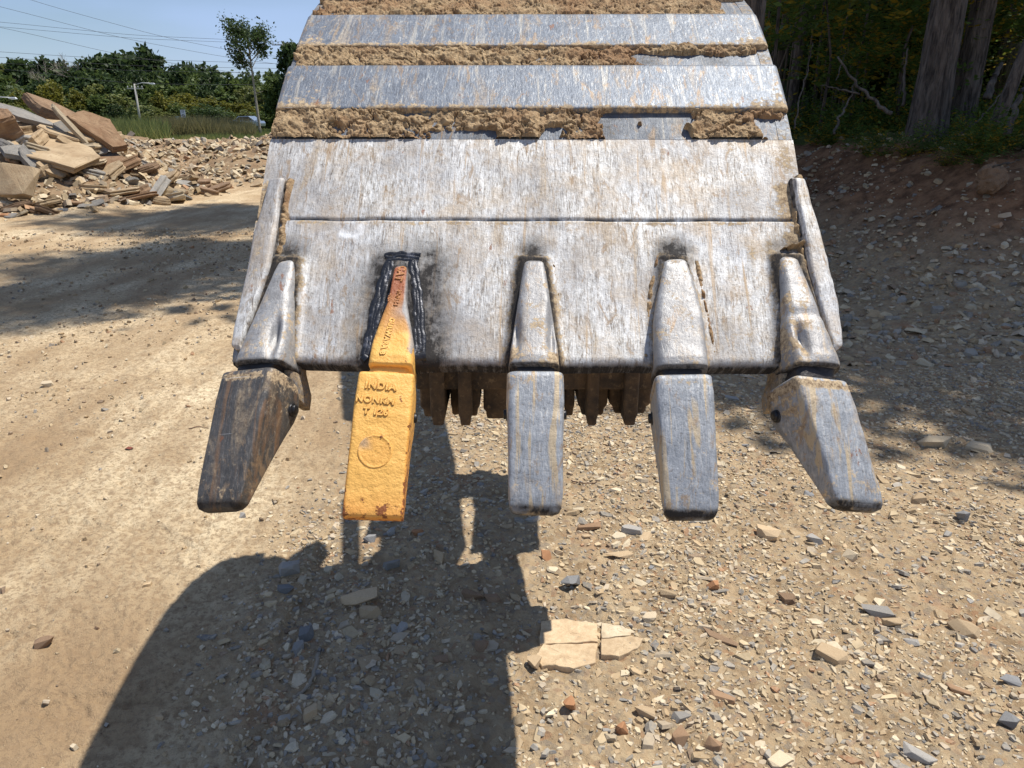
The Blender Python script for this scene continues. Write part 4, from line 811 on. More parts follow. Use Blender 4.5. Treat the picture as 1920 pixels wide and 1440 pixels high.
X, Y = scatter(26000, 4.5, 11, lambda x, y: np.clip(sm(-.5, 1.2, x) * (.5 + .5 * clus(x, y)) * (1 - .62 * sm(.35, .9, bankf(x, y))), 0, 1), 23, .78); S = .022 + .085 * r_.uniform(0, 1, len(X)) ** 3; chips('gravel', X, Y, S, [3, 2.4, 2.6, 1.6, .5, 1.4, .8, 2, 2.6, 1.5], .34, .35, .15, MCH, gf, 'shaded shale rubble over the foot of the bank', 'gravel', 3)
X, Y = scatter(46000, 1.1, 11, lambda x, y: (1 - gravelness(x, y)) * (.22 + .75 * clus(x, y, 9)) * (x < 1.5), 24); S = .0035 + .016 * r_.uniform(0, 1, len(X)) ** 5 * (1 + Y * .2); chips('gravel', X, Y, S, [3, 1.5, 4, .7, .3, .6, .4, 2, 2.4, 1.4], .6, .35, .15, MCH, gf, 'fine crumbs on the smooth packed haul road', 'gravel', 4)
# pile rubble and the far rubble field
def mound_d(x, y): m_ = mound(x, y); return np.clip(sm(.0, .12, m_ + .35 * (sm(-6.6, -5.0, -x - .0) * 0)) + .55 * far_rubble(x, y) * sm(.45, .65, fbm(x * .5, y * .5, 3, 77)), 0, 1)
r2 = np.random.default_rng(31)
X = r2.uniform(-15, -3.5, 16000); Y = r2.uniform(11.5, 24, 16000); k = r2.uniform(0, 1, 16000) < mound_d(X, Y) * (.4 + .6 * clus(X, Y, 4)); X, Y = X[k], Y[k]
S = .05 + .22 * r2.uniform(0, 1, len(X)) ** 3; chips('rubble', X, Y, S, [3.5, 3, 3, .6, .2, .6, .8, 1.2, 2, 2.5], .34, .5, .1, MCH, gf, 'broken shale rubble filling the pile between the big slabs', 'rubble', 5)
X = r2.uniform(-40, -2.6, 22000); Y = r2.uniform(20, 66, 22000); k = (r2.uniform(0, 1, 22000) < mound_d(X, Y)) & (X > -.75 * Y); X, Y = X[k], Y[k]
S = .05 + .30 * r2.uniform(0, 1, len(X)) ** 5; chips('rubble', X, Y, S, [3, 3, 3, .8, .4, 1, .8, 1.8, 2, 2], .42, .4, .1, MCH, gf, 'low field of broken rock between the pile and the grass', 'rubble', 6)

# --- single stones one can point to on the ground
def gs(px, py, wpx, hpx, col, label, asp=.5, rz=0, rx=0, ry=0, seed=None, lift=.25, cat='rock', name='rock', jag=.25, npoly=7):
    p = on_ground(px, py); Z = p[1] * ct + (CAMH - p[2]) * st; w = wpx / FPX * Z; d = asp * w
    h = hpx / FPX * Z; seed = seed if seed is not None else int(px * 7 + py) % 9973
    g = float(gf(np.array([p[0]]), np.array([p[1]]))[0])
    o = link(name, hull_mesh(RMS[col], seed), None, loc=(p[0], p[1], g + h * .28), rot=(R(rx), R(ry), R(rz)), label=label, cat=cat); o.scale = (w, max(d, w * .3) * 1.15, h * 1.15); return o
SINGLE = [
 (85, 1212, 42, 20, 'brown', 'small brown flat rock alone on the smooth sand at lower left', .5, 20),
 (455, 968, 16, 12, 'grey', 'small dark grey pebble on sand beside the leftmost tooth tip', .7, 0),
 (182, 1178, 10, 7, 'brown', 'tiny brown pebble just above the lone flat brown rock', .6, 0),
 (412, 1271, 16, 8, 'tan', 'small tan pebble on the sand left of the shadow edge', .6, 10),
 (300, 1352, 16, 9, 'tan', 'pale pebble near the bottom left in the sand', .6, 30),
 (92, 726, 24, 11, 'cream', 'pale pebble on the road left of the dark tooth', .6, 0),
 (438, 767, 15, 9, 'cream', 'small white pebble beside the dark tooth on the road', .6, 0),
 (490, 1214, 14, 10, 'rust', 'small reddish pebble at the edge of the big shadow', .7, 0),
 (668, 1130, 75, 20, 'tan', 'flat shale piece in the shadow, upper half of a split slab', .45, 18, 3),
 (695, 1152, 48, 22, 'tan', 'triangular shale piece in the shadow, lower half of a split slab', .6, -20, 0, 3, 11, 4),
 (885, 1120, 46, 14, 'brown', 'brown split shale piece in the shadow left of its smaller half', .5, -10),
 (925, 1122, 40, 12, 'brown', 'smaller half of the brown split shale in the shadow', .5, 5),
 (582, 1348, 38, 26, 'tan', 'rounded tan-brown rock in shadow among grey stones at bottom', .6, 40),
 (545, 1072, 46, 28, 'grey', 'grey rock on the broken crust edge inside the shadow', .7, 20),
 (535, 1106, 32, 18, 'bluegrey', 'blue-grey shale below the crust edge in the shadow', .6, 30),
 (575, 1192, 32, 24, 'bluegrey', 'rounded blue-grey stone low in the shadowed gravel strip', .8, 0),
 (560, 1215, 30, 14, 'grey', 'grey shale flake in the shadowed strip beside the rounded stone', .6, 50),
 (695, 1016, 26, 16, 'bluegrey', 'blue-grey pebble in shadow below the yellow tooth', .7, 0),
 (732, 1003, 22, 14, 'grey', 'grey pebble in shadow right of the blue-grey one under the yellow tooth', .7, 10),
 (786, 1002, 28, 12, 'rust', 'reddish flat stone in shadow right of the yellow tooth tip', .5, 20),
 (736, 1064, 30, 18, 'grey', 'grey rounded stone in the middle of the upper shadow', .7, 30),
 (826, 1232, 36, 14, 'brown', 'dark red-brown stone chip in the middle of the shadow', .5, 10),
 (903, 1214, 28, 22, 'brown', 'brown pointed stone in shadow left of the cracked slab', .7, 0),
 (1000, 1245, 34, 26, 'tan', 'triangular tan stone against the left corner of the cracked slab', .8, 60),
 (1025, 1047, 24, 16, 'rust', 'orange pebble in sunlight just right of the shadow neck', .7, 0),
 (1098, 988, 52, 12, 'redtan', 'flat reddish rock in the sun right of the centre tooth tip', .5, 8),
 (1048, 1040, 20, 10, 'tan', 'tan chip beside the orange pebble right of the shadow', .5, 0),
 (1075, 1100, 46, 20, 'bluegrey', 'blue-grey and tan rock in sun above the cracked slab', .6, 30),
 (1185, 998, 46, 16, 'grey', 'grey split shale in the sun between centre and right teeth', .5, -25),
 (1165, 1040, 60, 12, 'tan', 'long flat tan shale in the sun above right of the cracked slab', .4, 12),
 (1068, 1330, 30, 24, 'rust', 'crumbling orange lump at the bottom right of the shadow', .8, 0, 0, 0, 13),
 (1165, 1370, 24, 24, 'rust', 'bright orange block of rock near the bottom', .8, 30),
 (1146, 1388, 28, 14, 'cream', 'cream flat stone tucked under the orange block', .6, -10),
 (1138, 1372, 18, 12, 'grey', 'small grey stone touching the cream one beside the orange block', .7, 0),
 (1276, 1388, 44, 26, 'redtan', 'tan-brown angular rock near the bottom, largest right of the orange block', .7, 40),
 (1334, 1410, 38, 18, 'redtan', 'reddish tan rock right of the angular tan-brown one', .5, -30),
 (1210, 1333, 48, 18, 'tan', 'tan rounded flat stone above the orange block', .45, -28),
 (1358, 1202, 82, 12, 'brown', 'dark brown splintered plank-like rock casting a black shadow', .22, -28, 0, 0, 17),
 (1358, 1316, 56, 10, 'redtan', 'long narrow orange-tan stone lying slanted in the gravel', .25, -25),
 (1336, 1104, 22, 18, 'rust', 'orange-brown stone in the sun below the fourth tooth', .8, 0),
 (1250, 1114, 36, 12, 'tan', 'flat dark-sided tan stone left of the orange-brown stone', .4, -15),
 (1482, 1123, 36, 14, 'brown', 'brown-topped stone with dark underside in the middle right gravel', .5, 0),
 (1436, 1003, 46, 20, 'tan', 'tan block of shale right of the fourth tooth tip', .7, -15),
 (1528, 1014, 40, 18, 'grey', 'grey slab of shale left of the splayed tooth tip', .6, -20),
 (1595, 1045, 30, 16, 'cream', 'pale pointed flake under the splayed tooth tip', .6, -50),
 (1556, 1238, 66, 20, 'tan', 'pale elongated rock with grey flank in the right gravel', .45, -38),
 (1650, 1155, 56, 14, 'grey', 'grey topped flat rock in the right gravel', .5, -10),
 (1668, 1172, 44, 18, 'tan', 'tan rock below the grey topped flat one', .5, -12),
 (1805, 1188, 56, 20, 'tan', 'tan and grey wedge shaped rock at far right', .6, -20),
 (1796, 1300, 48, 12, 'redtan', 'pinkish tan bar of rock at lower right', .3, -38),
 (1725, 1425, 60, 16, 'grey', 'grey pale rock at the bottom right edge', .5, -30),
 (1405, 1375, 30, 12, 'cream', 'cream chip in the bottom gravel', .6, 20),
 (1800, 975, 30, 22, 'bluegrey', 'angular blue-grey rock right of the splayed tooth tip', .8, 10),
 (1750, 833, 62, 20, 'cream', 'pale angular slab on the shadow border right of the splayed tooth', .6, -8),
 (1840, 842, 56, 18, 'cream', 'pale wedge of shale at the shadow border, right of the pale slab', .6, -28),
 (1722, 938, 40, 20, 'tan', 'tan blocky stone right beside the splayed tooth tip', .7, 0),
 (1890, 1360, 40, 20, 'bluegrey', 'blue-grey flake at the right edge of the frame', .7, -30),
 (1218, 1165, 30, 14, 'cream', 'small cream flake right of the cracked slab', .6, 0),
]
for a in SINGLE:
    k = dict(zip(('asp', 'rz', 'rx', 'ry', 'seed', 'lift'), a[6:])); gs(*a[:6], **{q: v for q, v in k.items() if q != 'lift'})
# cracked slab: four pieces of one bed of stone
def poly_slab(pix, th, col, label, seed=1, name='rock'):
    P = [on_ground(x, y) for x, y in pix]; c = np.mean(P, 0); r = np.random.default_rng(seed); Q = []
    for i in range(len(P)):
        p, q = P[i][:2], P[(i + 1) % len(P)][:2]
        for t_ in (0, .25, .5, .75): Q.append(p + (q - p) * t_ + r.uniform(-.0025, .0025, 2) * (t_ > 0))
    Q = np.array(Q) - c[:2]; n = len(Q); rings = [(1.0, -.03), (1.0, th * .5), (.995, th * .86), (.975, th), (.8, th), (.45, th), (.15, th)]
    V = np.concatenate([np.column_stack([Q * k, np.full(n, z) + (r.uniform(-.001, .001, n) if z > 0 else 0)]) for k, z in rings] + [[[0, 0, th]]]); F = [grid_faces(len(rings), n, True)]; i = np.arange(n); m = len(V) - 1
    F.append(np.stack([np.full(n, m), (len(rings) - 1) * n + i, (len(rings) - 1) * n + (i + 1) % n], 1))
    V[:, 2] += .004 * (fbm(V[:, 0] * 25 + seed, V[:, 1] * 25, 3, seed) - .5)
    g = float(np.max(gf(V[:, 0] + c[0], V[:, 1] + c[1]))); me = mesh_np(name, V, F, RMS[col]); o = link(name, me, None, loc=(c[0], c[1], g - .012), label=label, cat='rock'); return o
poly_slab([(1012, 1212), (1014, 1168), (1060, 1163), (1120, 1172), (1121, 1206), (1070, 1208)], .016, 'tan', 'cracked tan slab on the ground, upper left piece next to the shadow', 1)
poly_slab([(1004, 1232), (1018, 1212), (1070, 1212), (1121, 1209), (1117, 1246), (1075, 1258), (1040, 1252), (1016, 1254)], .016, 'tan', 'cracked tan slab on the ground, lower left piece below the long crack', 2)
poly_slab([(1127, 1172), (1165, 1178), (1190, 1188), (1180, 1196), (1128, 1202)], .014, 'cream', 'cracked tan slab on the ground, small upper right piece', 3)
poly_slab([(1127, 1206), (1182, 1199), (1207, 1204), (1195, 1222), (1160, 1240), (1127, 1236)], .013, 'tan', 'cracked tan slab on the ground, lower right piece with ragged end', 4)
# dead leaf and roots/twigs
def twig(pix, r0, r1, label, mat, lift=.004, name='twig', cat='twig'):
    P = []
    for x, y in pix: p = on_ground(x, y); p[2] = float(gf(p[:1], p[1:2])[0]) + lift; P.append(p)
    P = np.array(P); c = P[0].copy(); k = np.linspace(0, len(P) - 1, len(P) * 4); Q = np.stack([np.interp(k, range(len(P)), P[:, j]) for j in range(3)], 1); Q += .003 * (np.random.default_rng(len(pix)).uniform(-1, 1, Q.shape))
    link(name, MB().tube(Q - c, np.linspace(r0, r1, len(Q)), 6).mesh(name, mat, True), None, loc=c, label=label, cat=cat)
M['twig'] = simple('dry_twig', (.16, .10, .065), .9, 0, 80); M['greyroot'] = simple('dusty_root', (.30, .25, .19), .95, 0, 60)
twig([(1070, 905), (1095, 912), (1118, 905), (1128, 892)], .0035, .0015, 'thin curved dry twig in the gravel right of the centre tooth', M['twig'])
twig([(596, 1222), (592, 1250), (575, 1290), (552, 1312)], .007, .004, 'dusty root lying in shadow below the grey stones', M['greyroot'], .004, 'root', 'root')
twig([(355, 805), (375, 800), (390, 803)], .003, .0015, 'short dark twig on the road by the dark tooth', M['twig'])
lf = MB().add([(-.022, 0, .003), (-.008, .012, .010), (.012, .010, .006), (.026, .002, .012), (.010, -.010, .004), (-.010, -.009, .008), (0, 0, .002)], [(6, 0, 1), (6, 1, 2), (6, 2, 3), (6, 3, 4), (6, 4, 5), (6, 5, 0)])
M['deadleaf'] = simple('dead_leaf', (.20, .055, .03), .7, 0, 90)
p = on_ground(242, 842); link('dead_leaf', lf.mesh('dead_leaf', M['deadleaf'], True), None, loc=(p[0], p[1], float(gf(p[:1], p[1:2])[0]) + .003), label='curled dark red dead leaf on the road left of the dark tooth', cat='leaf')
# countable mid-size stones through the right-hand gravel
PL = [('tan', 'tan angular shale stone lying in the sunlit or shaded gravel', 'tan stones in the gravel'), ('cream', 'cream coloured shale stone lying in the gravel', 'cream stones in the gravel'),
      ('grey', 'mid grey shale stone lying in the gravel', 'grey stones in the gravel'), ('bluegrey', 'dark blue-grey shale stone lying in the gravel', 'blue-grey stones in the gravel'), ('redtan', 'reddish tan shale stone lying in the gravel', 'reddish stones in the gravel')]
r3 = np.random.default_rng(77); X, Y = scatter(1500, 1.25, 7.5, lambda x, y: np.clip(dn(x, y) * .4 * (x > -1), 0, 1), 78, .72)
for i, (x, y) in enumerate(list(zip(X, Y))[:250]):
    c, lab, grp = PL[r3.choice(5, p=[.33, .25, .17, .15, .10])]; w = (.024 + .052 * r3.uniform() ** 2.2) * (1 + .22 * max(0, y - 2)); h = w * r3.uniform(.16, .38)
    o = link('stone', hull_mesh(RMS[c], 900 + int(r3.integers(0, 12))), None, loc=(x, y, float(gf(np.array([x]), np.array([y]))[0]) + h * .18), rot=(r3.normal(0, .15), r3.normal(0, .15), r3.uniform(0, 6.28)), label=lab, cat='stone', group=grp); o.scale = (w, w * r3.uniform(.45, .9), h)

# ------------------------------------------------------------------ the slab pile
def big(px, py, Y, w, d, h, rz, rx, ry, col, label, seed, npoly=9, layers=5, rag=.07):
    p = at_Y(px, py, Y); return stone('rock_slab', RM[col], seed, p, (w, d, h), (R(rx), R(ry), R(rz)), label=label, cat='rock', npoly=npoly, layers=layers, rag=rag)
big(22, 338, 12.9, .95, .85, .30, -20, 62, 6, 'tan', 'big tan block at the left edge of the rock pile', 3, 7, 3, .03).data = hull_mesh(RM['tan'], 3)
big(100, 283, 14.6, 2.15, 1.25, .13, -6, 12, 13, 'tan', 'largest pale flat slab sloping across the middle of the rock pile', 5, 10)
big(125, 247, 15.4, 1.1, .9, .12, 10, 16, 18, 'tan', 'pale slab lying above the largest slab with its end broken off', 8)
big(128, 264, 15.1, .40, .5, .10, 30, 30, 25, 'tan', 'upright pale flake standing at the end of the upper slab', 12)
big(105, 212, 16.2, 1.25, .6, .22, 10, 12, 28, 'brown', 'thick red-brown ragged boulder slab at the top of the pile', 14)
big(182, 242, 15.6, 1.05, .62, .15, 5, 34, 36, 'redtan', 'tilted reddish slab leaning at the right end of the pile top', 16)
big(158, 252, 15.5, 1.05, .7, .14, 0, 35, 42, 'grey', 'grey tilted slab tucked beneath the leaning reddish slab', 18)
big(130, 234, 15.2, .95, .14, .07, 0, 10, 52, 'cream', 'thin pale plank of rock standing steeply near the pile top', 20)
big(30, 213, 15.2, 1.3, .35, .10, 12, 20, 20, 'grey', 'long thin grey slab near the top left of the pile', 22)
big(5, 232, 14.6, .55, .5, .42, 0, 30, 0, 'redtan', 'layered reddish block at the left edge high on the pile', 24, 6, 7, .1)
big(62, 306, 14.0, .85, .22, .13, -30, 10, 44, 'grey', 'slanting grey bar of rock beside the big block', 26)
big(38, 288, 14.1, .6, .4, .10, 0, 20, 20, 'grey', 'dark bluish slab edge under the largest slab', 28)
big(237, 339, 16.4, 1.85, .55, .15, 3, 4, 1, 'grey', 'long grey slab lying level at the foot of the pile', 30, 10)
big(185, 322, 15.6, .62, .45, .25, 20, 25, -18, 'tan', 'dark tan block under the right end of the largest slab', 32)
big(133, 334, 14.4, .6, .4, .22, 30, 20, 10, 'brown', 'brown shaded block below the largest slab', 34)
big(222, 275, 17, .36, .3, .26, 0, 40, 20, 'tan', 'rounded tan boulder at the right foot of the leaning slabs', 36)
big(310, 318, 20, .95, .5, .14, -20, 10, 24, 'tan', 'slab leaning down at the right end of the rock pile', 38)
big(365, 312, 21.5, .6, .4, .22, 0, 15, 10, 'cream', 'pale block standing near the road right of the pile', 40)
big(350, 330, 20.5, 1.0, .5, .07, 5, 3, 2, 'cream', 'thin pale slab flat on the road edge', 42)
big(365, 352, 17.5, 1.0, .45, .08, 10, 2, 0, 'tan', 'thin tan slab lying at the road edge in front of the grey slab', 44)
big(95, 382, 13.2, .5, .32, .05, 10, 8, 3, 'cream', 'flat pale slab low on the front of the pile', 46)
big(110, 397, 12.8, .32, .22, .06, 0, 15, 0, 'bluegrey', 'small blue-grey slab at the foot of the pile', 48)
big(72, 385, 13.0, .20, .18, .12, 0, 0, 0, 'rust', 'small orange block at the front of the pile', 50)
big(22, 413, 12.3, .34, .24, .19, 20, 0, 0, 'rust', 'crumbly orange-brown boulder at the left edge in front of the pile', 52, 7, 3, .02)
big(100, 320, 14.0, .5, .3, .08, 20, 35, 30, 'tan', 'tan flake propped under the middle of the largest slab', 54)
big(20, 262, 14.9, .9, .5, .09, 0, 14, 8, 'brown', 'brown slab edge at the left below the grey slab', 56)
r4 = np.random.default_rng(99)
for i in range(230):
    for _ in range(30):
        x, y = r4.uniform(-12.5, -4.6), r4.uniform(12.0, 18)
        if mound(np.array([x]), np.array([y]))[0] > .03 and x > -.74 * y: break
    c = ['tan', 'cream', 'grey', 'brown', 'redtan', 'tan'][int(r4.integers(0, 6))]; w = .18 + .62 * r4.uniform() ** 2.2; h = w * r4.uniform(.10, .3)
    if i % 2: SLAB_ALT = True
    nm = {'tan': 'tan', 'cream': 'pale cream', 'grey': 'grey', 'brown': 'dark brown', 'redtan': 'reddish brown'}[c]
    stone('rock_slab', RM[c], 1200 + int(r4.integers(0, 8)), (x, y, gz(x, y) + h * .3), (w, w * r4.uniform(.5, .9), h), (r4.normal(0.15, .3), r4.normal(.2, .3), r4.uniform(0, 6.28)), label=nm + ' shale slab among the rubble of the rock pile', cat='rock', group=nm + ' slabs in the rock pile', npoly=7, layers=3, jag=.25)
# bank stones on the right
big(1858, 338, 7.2, .27, .22, .27, 0, 0, 0, 'brown', 'big pitted tan boulder on the shaded bank at right', 61, 8, 3, .02).data = boulder_mesh(RMS['brown'], 61)
for i, (x, y, w, c, lab) in enumerate([(1790, 375, .20, 'grey', 'flat pale stone left of the big boulder on the bank'), (1748, 362, .22, 'cream', 'pale slab on the bank left of the boulder'), (1690, 412, .20, 'cream', 'sunlit pale flake on the bank'), (1560, 385, .22, 'grey', 'grey flake on the bank beside the bucket'),
        (1900, 398, .13, 'cream', 'small pale stone at the right edge of the bank'), (1895, 518, .22, 'grey', 'pale grey stone in the shaded rubble at right edge'), (1770, 515, .16, 'grey', 'grey rock in the middle of the shaded rubble'), (1812, 432, .10, 'cream', 'small bright sunlit stone on the bank'),
        (1860, 423, .14, 'cream', 'bright sunlit flat stone on the bank near the frame edge'), (1838, 530, .26, 'tan', 'tan rounded slab in the shaded rubble'), (1612, 438, .18, 'grey', 'pale stone on the bank by the side cutter')]):
    p = on_ground(x, y); stone('rock', RMS[c] if w < .15 else RM[c], 70 + i, (p[0], p[1], p[2] + .02), (w, w * .6, w * .3), (R(12), R(-8), R(20 * i)), label=lab, cat='rock', npoly=7, layers=3)

# ------------------------------------------------------------------ vegetation
def leaf_mat(name, a, b, c=None, trans=.35):
    t = NT(name); col = t.attr('col', 'Color'); sp = t.new('ShaderNodeSeparateColor'); t.put(sp.inputs[0], col); oi = t.new('ShaderNodeObjectInfo').outputs['Random']
    k = t.math('ADD', t.math('MULTIPLY', sp.outputs[0], .85), t.math('MULTIPLY', t.math('SUBTRACT', oi, .5), .4), clamp=True)
    cc = t.mix(k, a, b)
    if c: cc = t.mix(t.ramp(sp.outputs[1], [(.80, 0.), (.86, 1.)]), cc, c)
    t.set(col=cc, rough=.55, spec=.25); tr = t.new('ShaderNodeBsdfTranslucent'); t.put(tr.inputs[0], t.mix(.3, cc, tuple(min(1, q * 1.4) for q in b))); ms = t.new('ShaderNodeMixShader'); ms.inputs[0].default_value = trans
    t.l.new(t.b.outputs[0], ms.inputs[1]); t.l.new(tr.outputs[0], ms.inputs[2]); t.l.new(ms.outputs[0], t.out.inputs[0]); return t.m
LM = {'dark': leaf_mat('dark_leaves', (.028, .05, .018), (.075, .11, .035)), 'mid': leaf_mat('green_leaves', (.05, .08, .022), (.13, .17, .045)), 'olive': leaf_mat('olive_leaves', (.085, .11, .03), (.21, .22, .065)),
      'yellow': leaf_mat('yellowing_leaves', (.09, .10, .02), (.22, .20, .03)), 'wood': leaf_mat('understory_leaves', (.045, .085, .018), (.15, .21, .045), (.40, .24, .02), .5)}
M['bark'] = None
def bark(name, a, b, sc_=1.):
    t = NT(name); v = t.obj(); n = t.noise(t.map(v, (14 * sc_, 14 * sc_, 2.2 * sc_)), 1, 6, .65, .6); n2 = t.noise(v, 40 * sc_, 4)
    c = t.mix(t.ramp(n, [(.38, 0.), (.62, 1.)]), a, b); return t.set(col=c, rough=.95, normal=t.bump(t.math('ADD', n, t.math('MULTIPLY', n2, .3)), .9, .04))
M['bark'] = bark('grey_bark', (.035, .028, .023), (.17, .14, .115), 1.6); M['palebark'] = bark('pale_bark', (.22, .19, .15), (.42, .37, .30)); M['pole'] = bark('pole_wood', (.36, .34, .31), (.5, .47, .43), .3)
def leaves(P, size, seed, up=.3, name='crown', mat=None, fold=True):
    """one diamond leaf quad per point"""
    r = np.random.default_rng(seed); n = len(P); d = r.normal(0, 1, (n, 3)); d[:, 2] -= up; d /= np.linalg.norm(d, axis=1)[:, None]; nn = r.normal(0, 1, (n, 3)) + np.array([0, 0, 1.2]); w = np.cross(d, nn); w /= np.linalg.norm(w, axis=1)[:, None] + 1e-9
    L = (size * r.uniform(.6, 1.3, n))[:, None]; V = np.stack([P, P + d * L * .5 + w * L * .32, P + d * L, P + d * L * .5 - w * L * .32], 1).reshape(-1, 3); F = (np.arange(n * 4).reshape(-1, 4))
    c = np.repeat(np.stack([r.uniform(0, 1, n), r.uniform(0, 1, n), np.zeros(n), np.ones(n)], 1), 4, 0); return V, F, c
def crown_pts(n, R_, H_, lobes, seed, fill=.35, clump=.12):
    r = np.random.default_rng(seed); C_ = []
    for k in range(lobes):
        a = r.uniform(0, 6.28); q = r.uniform(.15, .62) * R_; h = r.uniform(-.36, .38) * H_; C_.append((q * math.cos(a) * (1 - abs(h) / H_ * .8), q * math.sin(a) * (1 - abs(h) / H_ * .8), h, r.uniform(.32, .55)))
    C_ = np.array(C_); nc = n // 14; k = r.integers(0, lobes, nc); d = r.normal(0, 1, (nc, 3)); d /= np.linalg.norm(d, axis=1)[:, None]; rad = C_[k, 3] * (1 - r.uniform(0, fill, nc) ** 1.5)
    cc = C_[k, :3] + d * rad[:, None] * np.array([R_, R_, H_ * .55]); P = np.repeat(cc, 14, 0) + r.normal(0, clump * R_ * .5, (nc * 14, 3)); return P
def trunk_mb(h, r0, bend=.04, seed=0, limbs=5, R_=2., c0=.5):
    r = np.random.default_rng(seed); z = np.linspace(0, h, 9); x = bend * h * np.cumsum(r.normal(0, .3, 9)) / 3; y = bend * h * np.cumsum(r.normal(0, .3, 9)) / 3; rad = r0 * (1 - .75 * z / h) * (1 + .5 * np.exp(-z / (h * .03)))
    mb = MB().tube(np.stack([x, y, z], 1), rad, 8)
    for k in range(limbs):
        i = r.integers(4, 8); a = r.uniform(0, 6.28); L = R_ * r.uniform(.4, .8); p = np.array([x[i], y[i], z[i]]); mb.tube([p, p + np.array([math.cos(a) * L * .5, math.sin(a) * L * .5, L * .3]), p + np.array([math.cos(a) * L, math.sin(a) * L, L * .75])], [rad[i] * .6, rad[i] * .35, rad[i] * .1], 5)
    return mb
TC = {}
def tree(name, x, y, h, R_, kind, label, cat='tree', group=None, base=None, var=0, n=2600, leaf=.42, c0=.30, lobes=9, z=None, fill=.35, tr=.16, bk='bark', flat=1.0):
    key = (kind, var, n, leaf, round(h / R_, 0), c0)
    if key not in TC:
        ch = (1 - c0) * 6.; P = crown_pts(n, 2.6, ch, lobes, 100 + var + len(kind) * 7, fill); P[:, 2] += 6 * (1 + c0) / 2; V, F, c = leaves(P, leaf, var + 5)
        TC[key] = (mesh_np('crown', V, F, LM[kind], False, {'col': c}), trunk_mb(5.4, tr, .03, var, 5, 2.2).mesh('trunk', M[bk], True))
    z = gz(x, y) if z is None else z; t_ = link(name, None, None, loc=(x, y, z - .1), rot=(0, 0, (x * 7.3 + y * 3.1) % 6.28), label=label, cat=cat, group=group); t_.scale = (R_ / 2.6, R_ / 2.6, h / 6.)
    link('trunk', TC[key][1], t_); link('crown', TC[key][0], t_); return t_
# far treeline: (px centre, py top, distance, width px, kind)
def far_tree(px, pyt, Y, wpx, kind, label, group=None, var=0, name='broadleaf_tree', **k):
    p = at_Y(px, pyt, Y); z0 = gz(p[0], Y); d = Y * ct + (CAMH - z0) * st; return tree(name, p[0], Y, p[2] - z0, wpx / 2 / FPX * d * 1.25, kind, label, group=group, var=var, **k)
far_tree(215, 112, 150, 95, 'dark', 'tall dark green tree rising left of centre in the far treeline', var=1, n=7000, leaf=.55, c0=.2)
far_tree(262, 100, 152, 80, 'dark', 'tallest dark green tree of the far treeline', var=2, n=7000, leaf=.55, c0=.2)
far_tree(185, 118, 149, 70, 'dark', 'dark green tree at the left shoulder of the tall pair', var=3, n=7000, leaf=.55, c0=.2)
far_tree(92, 122, 150, 60, 'dark', 'dark tree top left of the bare tree', var=1, n=7000, leaf=.55, c0=.2)
far_tree(48, 126, 150, 80, 'dark', 'wide dark tree at the left end of the treeline', var=4, n=7000, leaf=.55, c0=.2)
far_tree(8, 134, 148, 50, 'olive', 'olive tree at the left frame edge in the treeline', var=2, n=6000, leaf=.55, c0=.2)
far_tree(350, 124, 160, 55, 'dark', 'small dome shaped dark tree top right of the tall pair', var=5, n=6000, leaf=.55, c0=.2)
far_tree(395, 130, 155, 65, 'dark', 'dark tree between the dome shaped tree and the lone tall tree', var=2, n=6000, leaf=.55, c0=.2)
far_tree(315, 138, 150, 60, 'dark', 'dark tree below the dome shaped one', var=3, n=6000, leaf=.55, c0=.2)
far_tree(560, 92, 92, 85, 'dark', 'dark tree half hidden by the left side of the bucket', var=1, n=4800, leaf=.45, c0=.15)
far_tree(520, 150, 96, 60, 'mid', 'bushy green tree between the lone tree and the bucket', var=2, n=4200, leaf=.45, c0=.1)
r5 = np.random.default_rng(5)
ROWS = [(140, 145, 135, 4.0, 'dark', 'dark green tree in the back row of the far treeline', 'back row treeline trees'), (128, 165, 158, 3.6, 'mid', 'mid green tree in the middle row of the far treeline', 'middle row treeline trees'), (118, 185, 176, 3.0, 'olive', 'light olive bushy tree in the front row of the far treeline', 'front row olive trees'), (112, 205, 195, 2.6, 'mid', 'green bush at the foot of the far treeline', 'bushes at the foot of the treeline')]
for j, (Y0, ya, yb, Rw, kind, lab, grp) in enumerate(ROWS):
    n = (24, 24, 22, 22)[j]
    for i in range(n):
        px = -120 + (i + r5.uniform(-.3, .3)) * (760 / n); kind = [('dark', 'dark', 'mid'), ('mid', 'dark', 'olive'), ('olive', 'mid', 'yellow', 'mid'), ('mid', 'olive', 'dark')][j][int(r5.integers(0, 3 if j != 2 else 4))]; lab = {'dark': 'dark green', 'mid': 'mid green', 'olive': 'light olive', 'yellow': 'yellow-green'}[kind] + ' tree in the ' + ('back row', 'middle row', 'front row', 'lowest front row')[j] + ' of the far treeline'; grp = lab.replace(' tree in', ' trees in'); far_tree(px, r5.uniform(yb, ya) + (8 if px > 400 else 0), Y0 + r5.uniform(-4, 4), r5.uniform(45, 75), kind, lab, grp, var=int(r5.integers(1, 6)), n=3000, leaf=.55 - .07 * j, c0=.05)
far_tree(98, 155, 114, 60, 'yellow', 'yellow-green tree at left in front of the dark trees', var=3, n=3400, leaf=.42, c0=.05)
far_tree(135, 172, 113, 50, 'yellow', 'smaller yellowish tree right of the yellow-green one', var=4, n=3400, leaf=.42, c0=.05)
far_tree(298, 176, 112, 42, 'yellow', 'yellowing tree just right of the lamp pole', var=2, n=3400, leaf=.42, c0=.05)
far_tree(38, 166, 114, 55, 'yellow', 'yellowing bush behind the top of the rock pile', var=5, n=3400, leaf=.42, c0=.05)
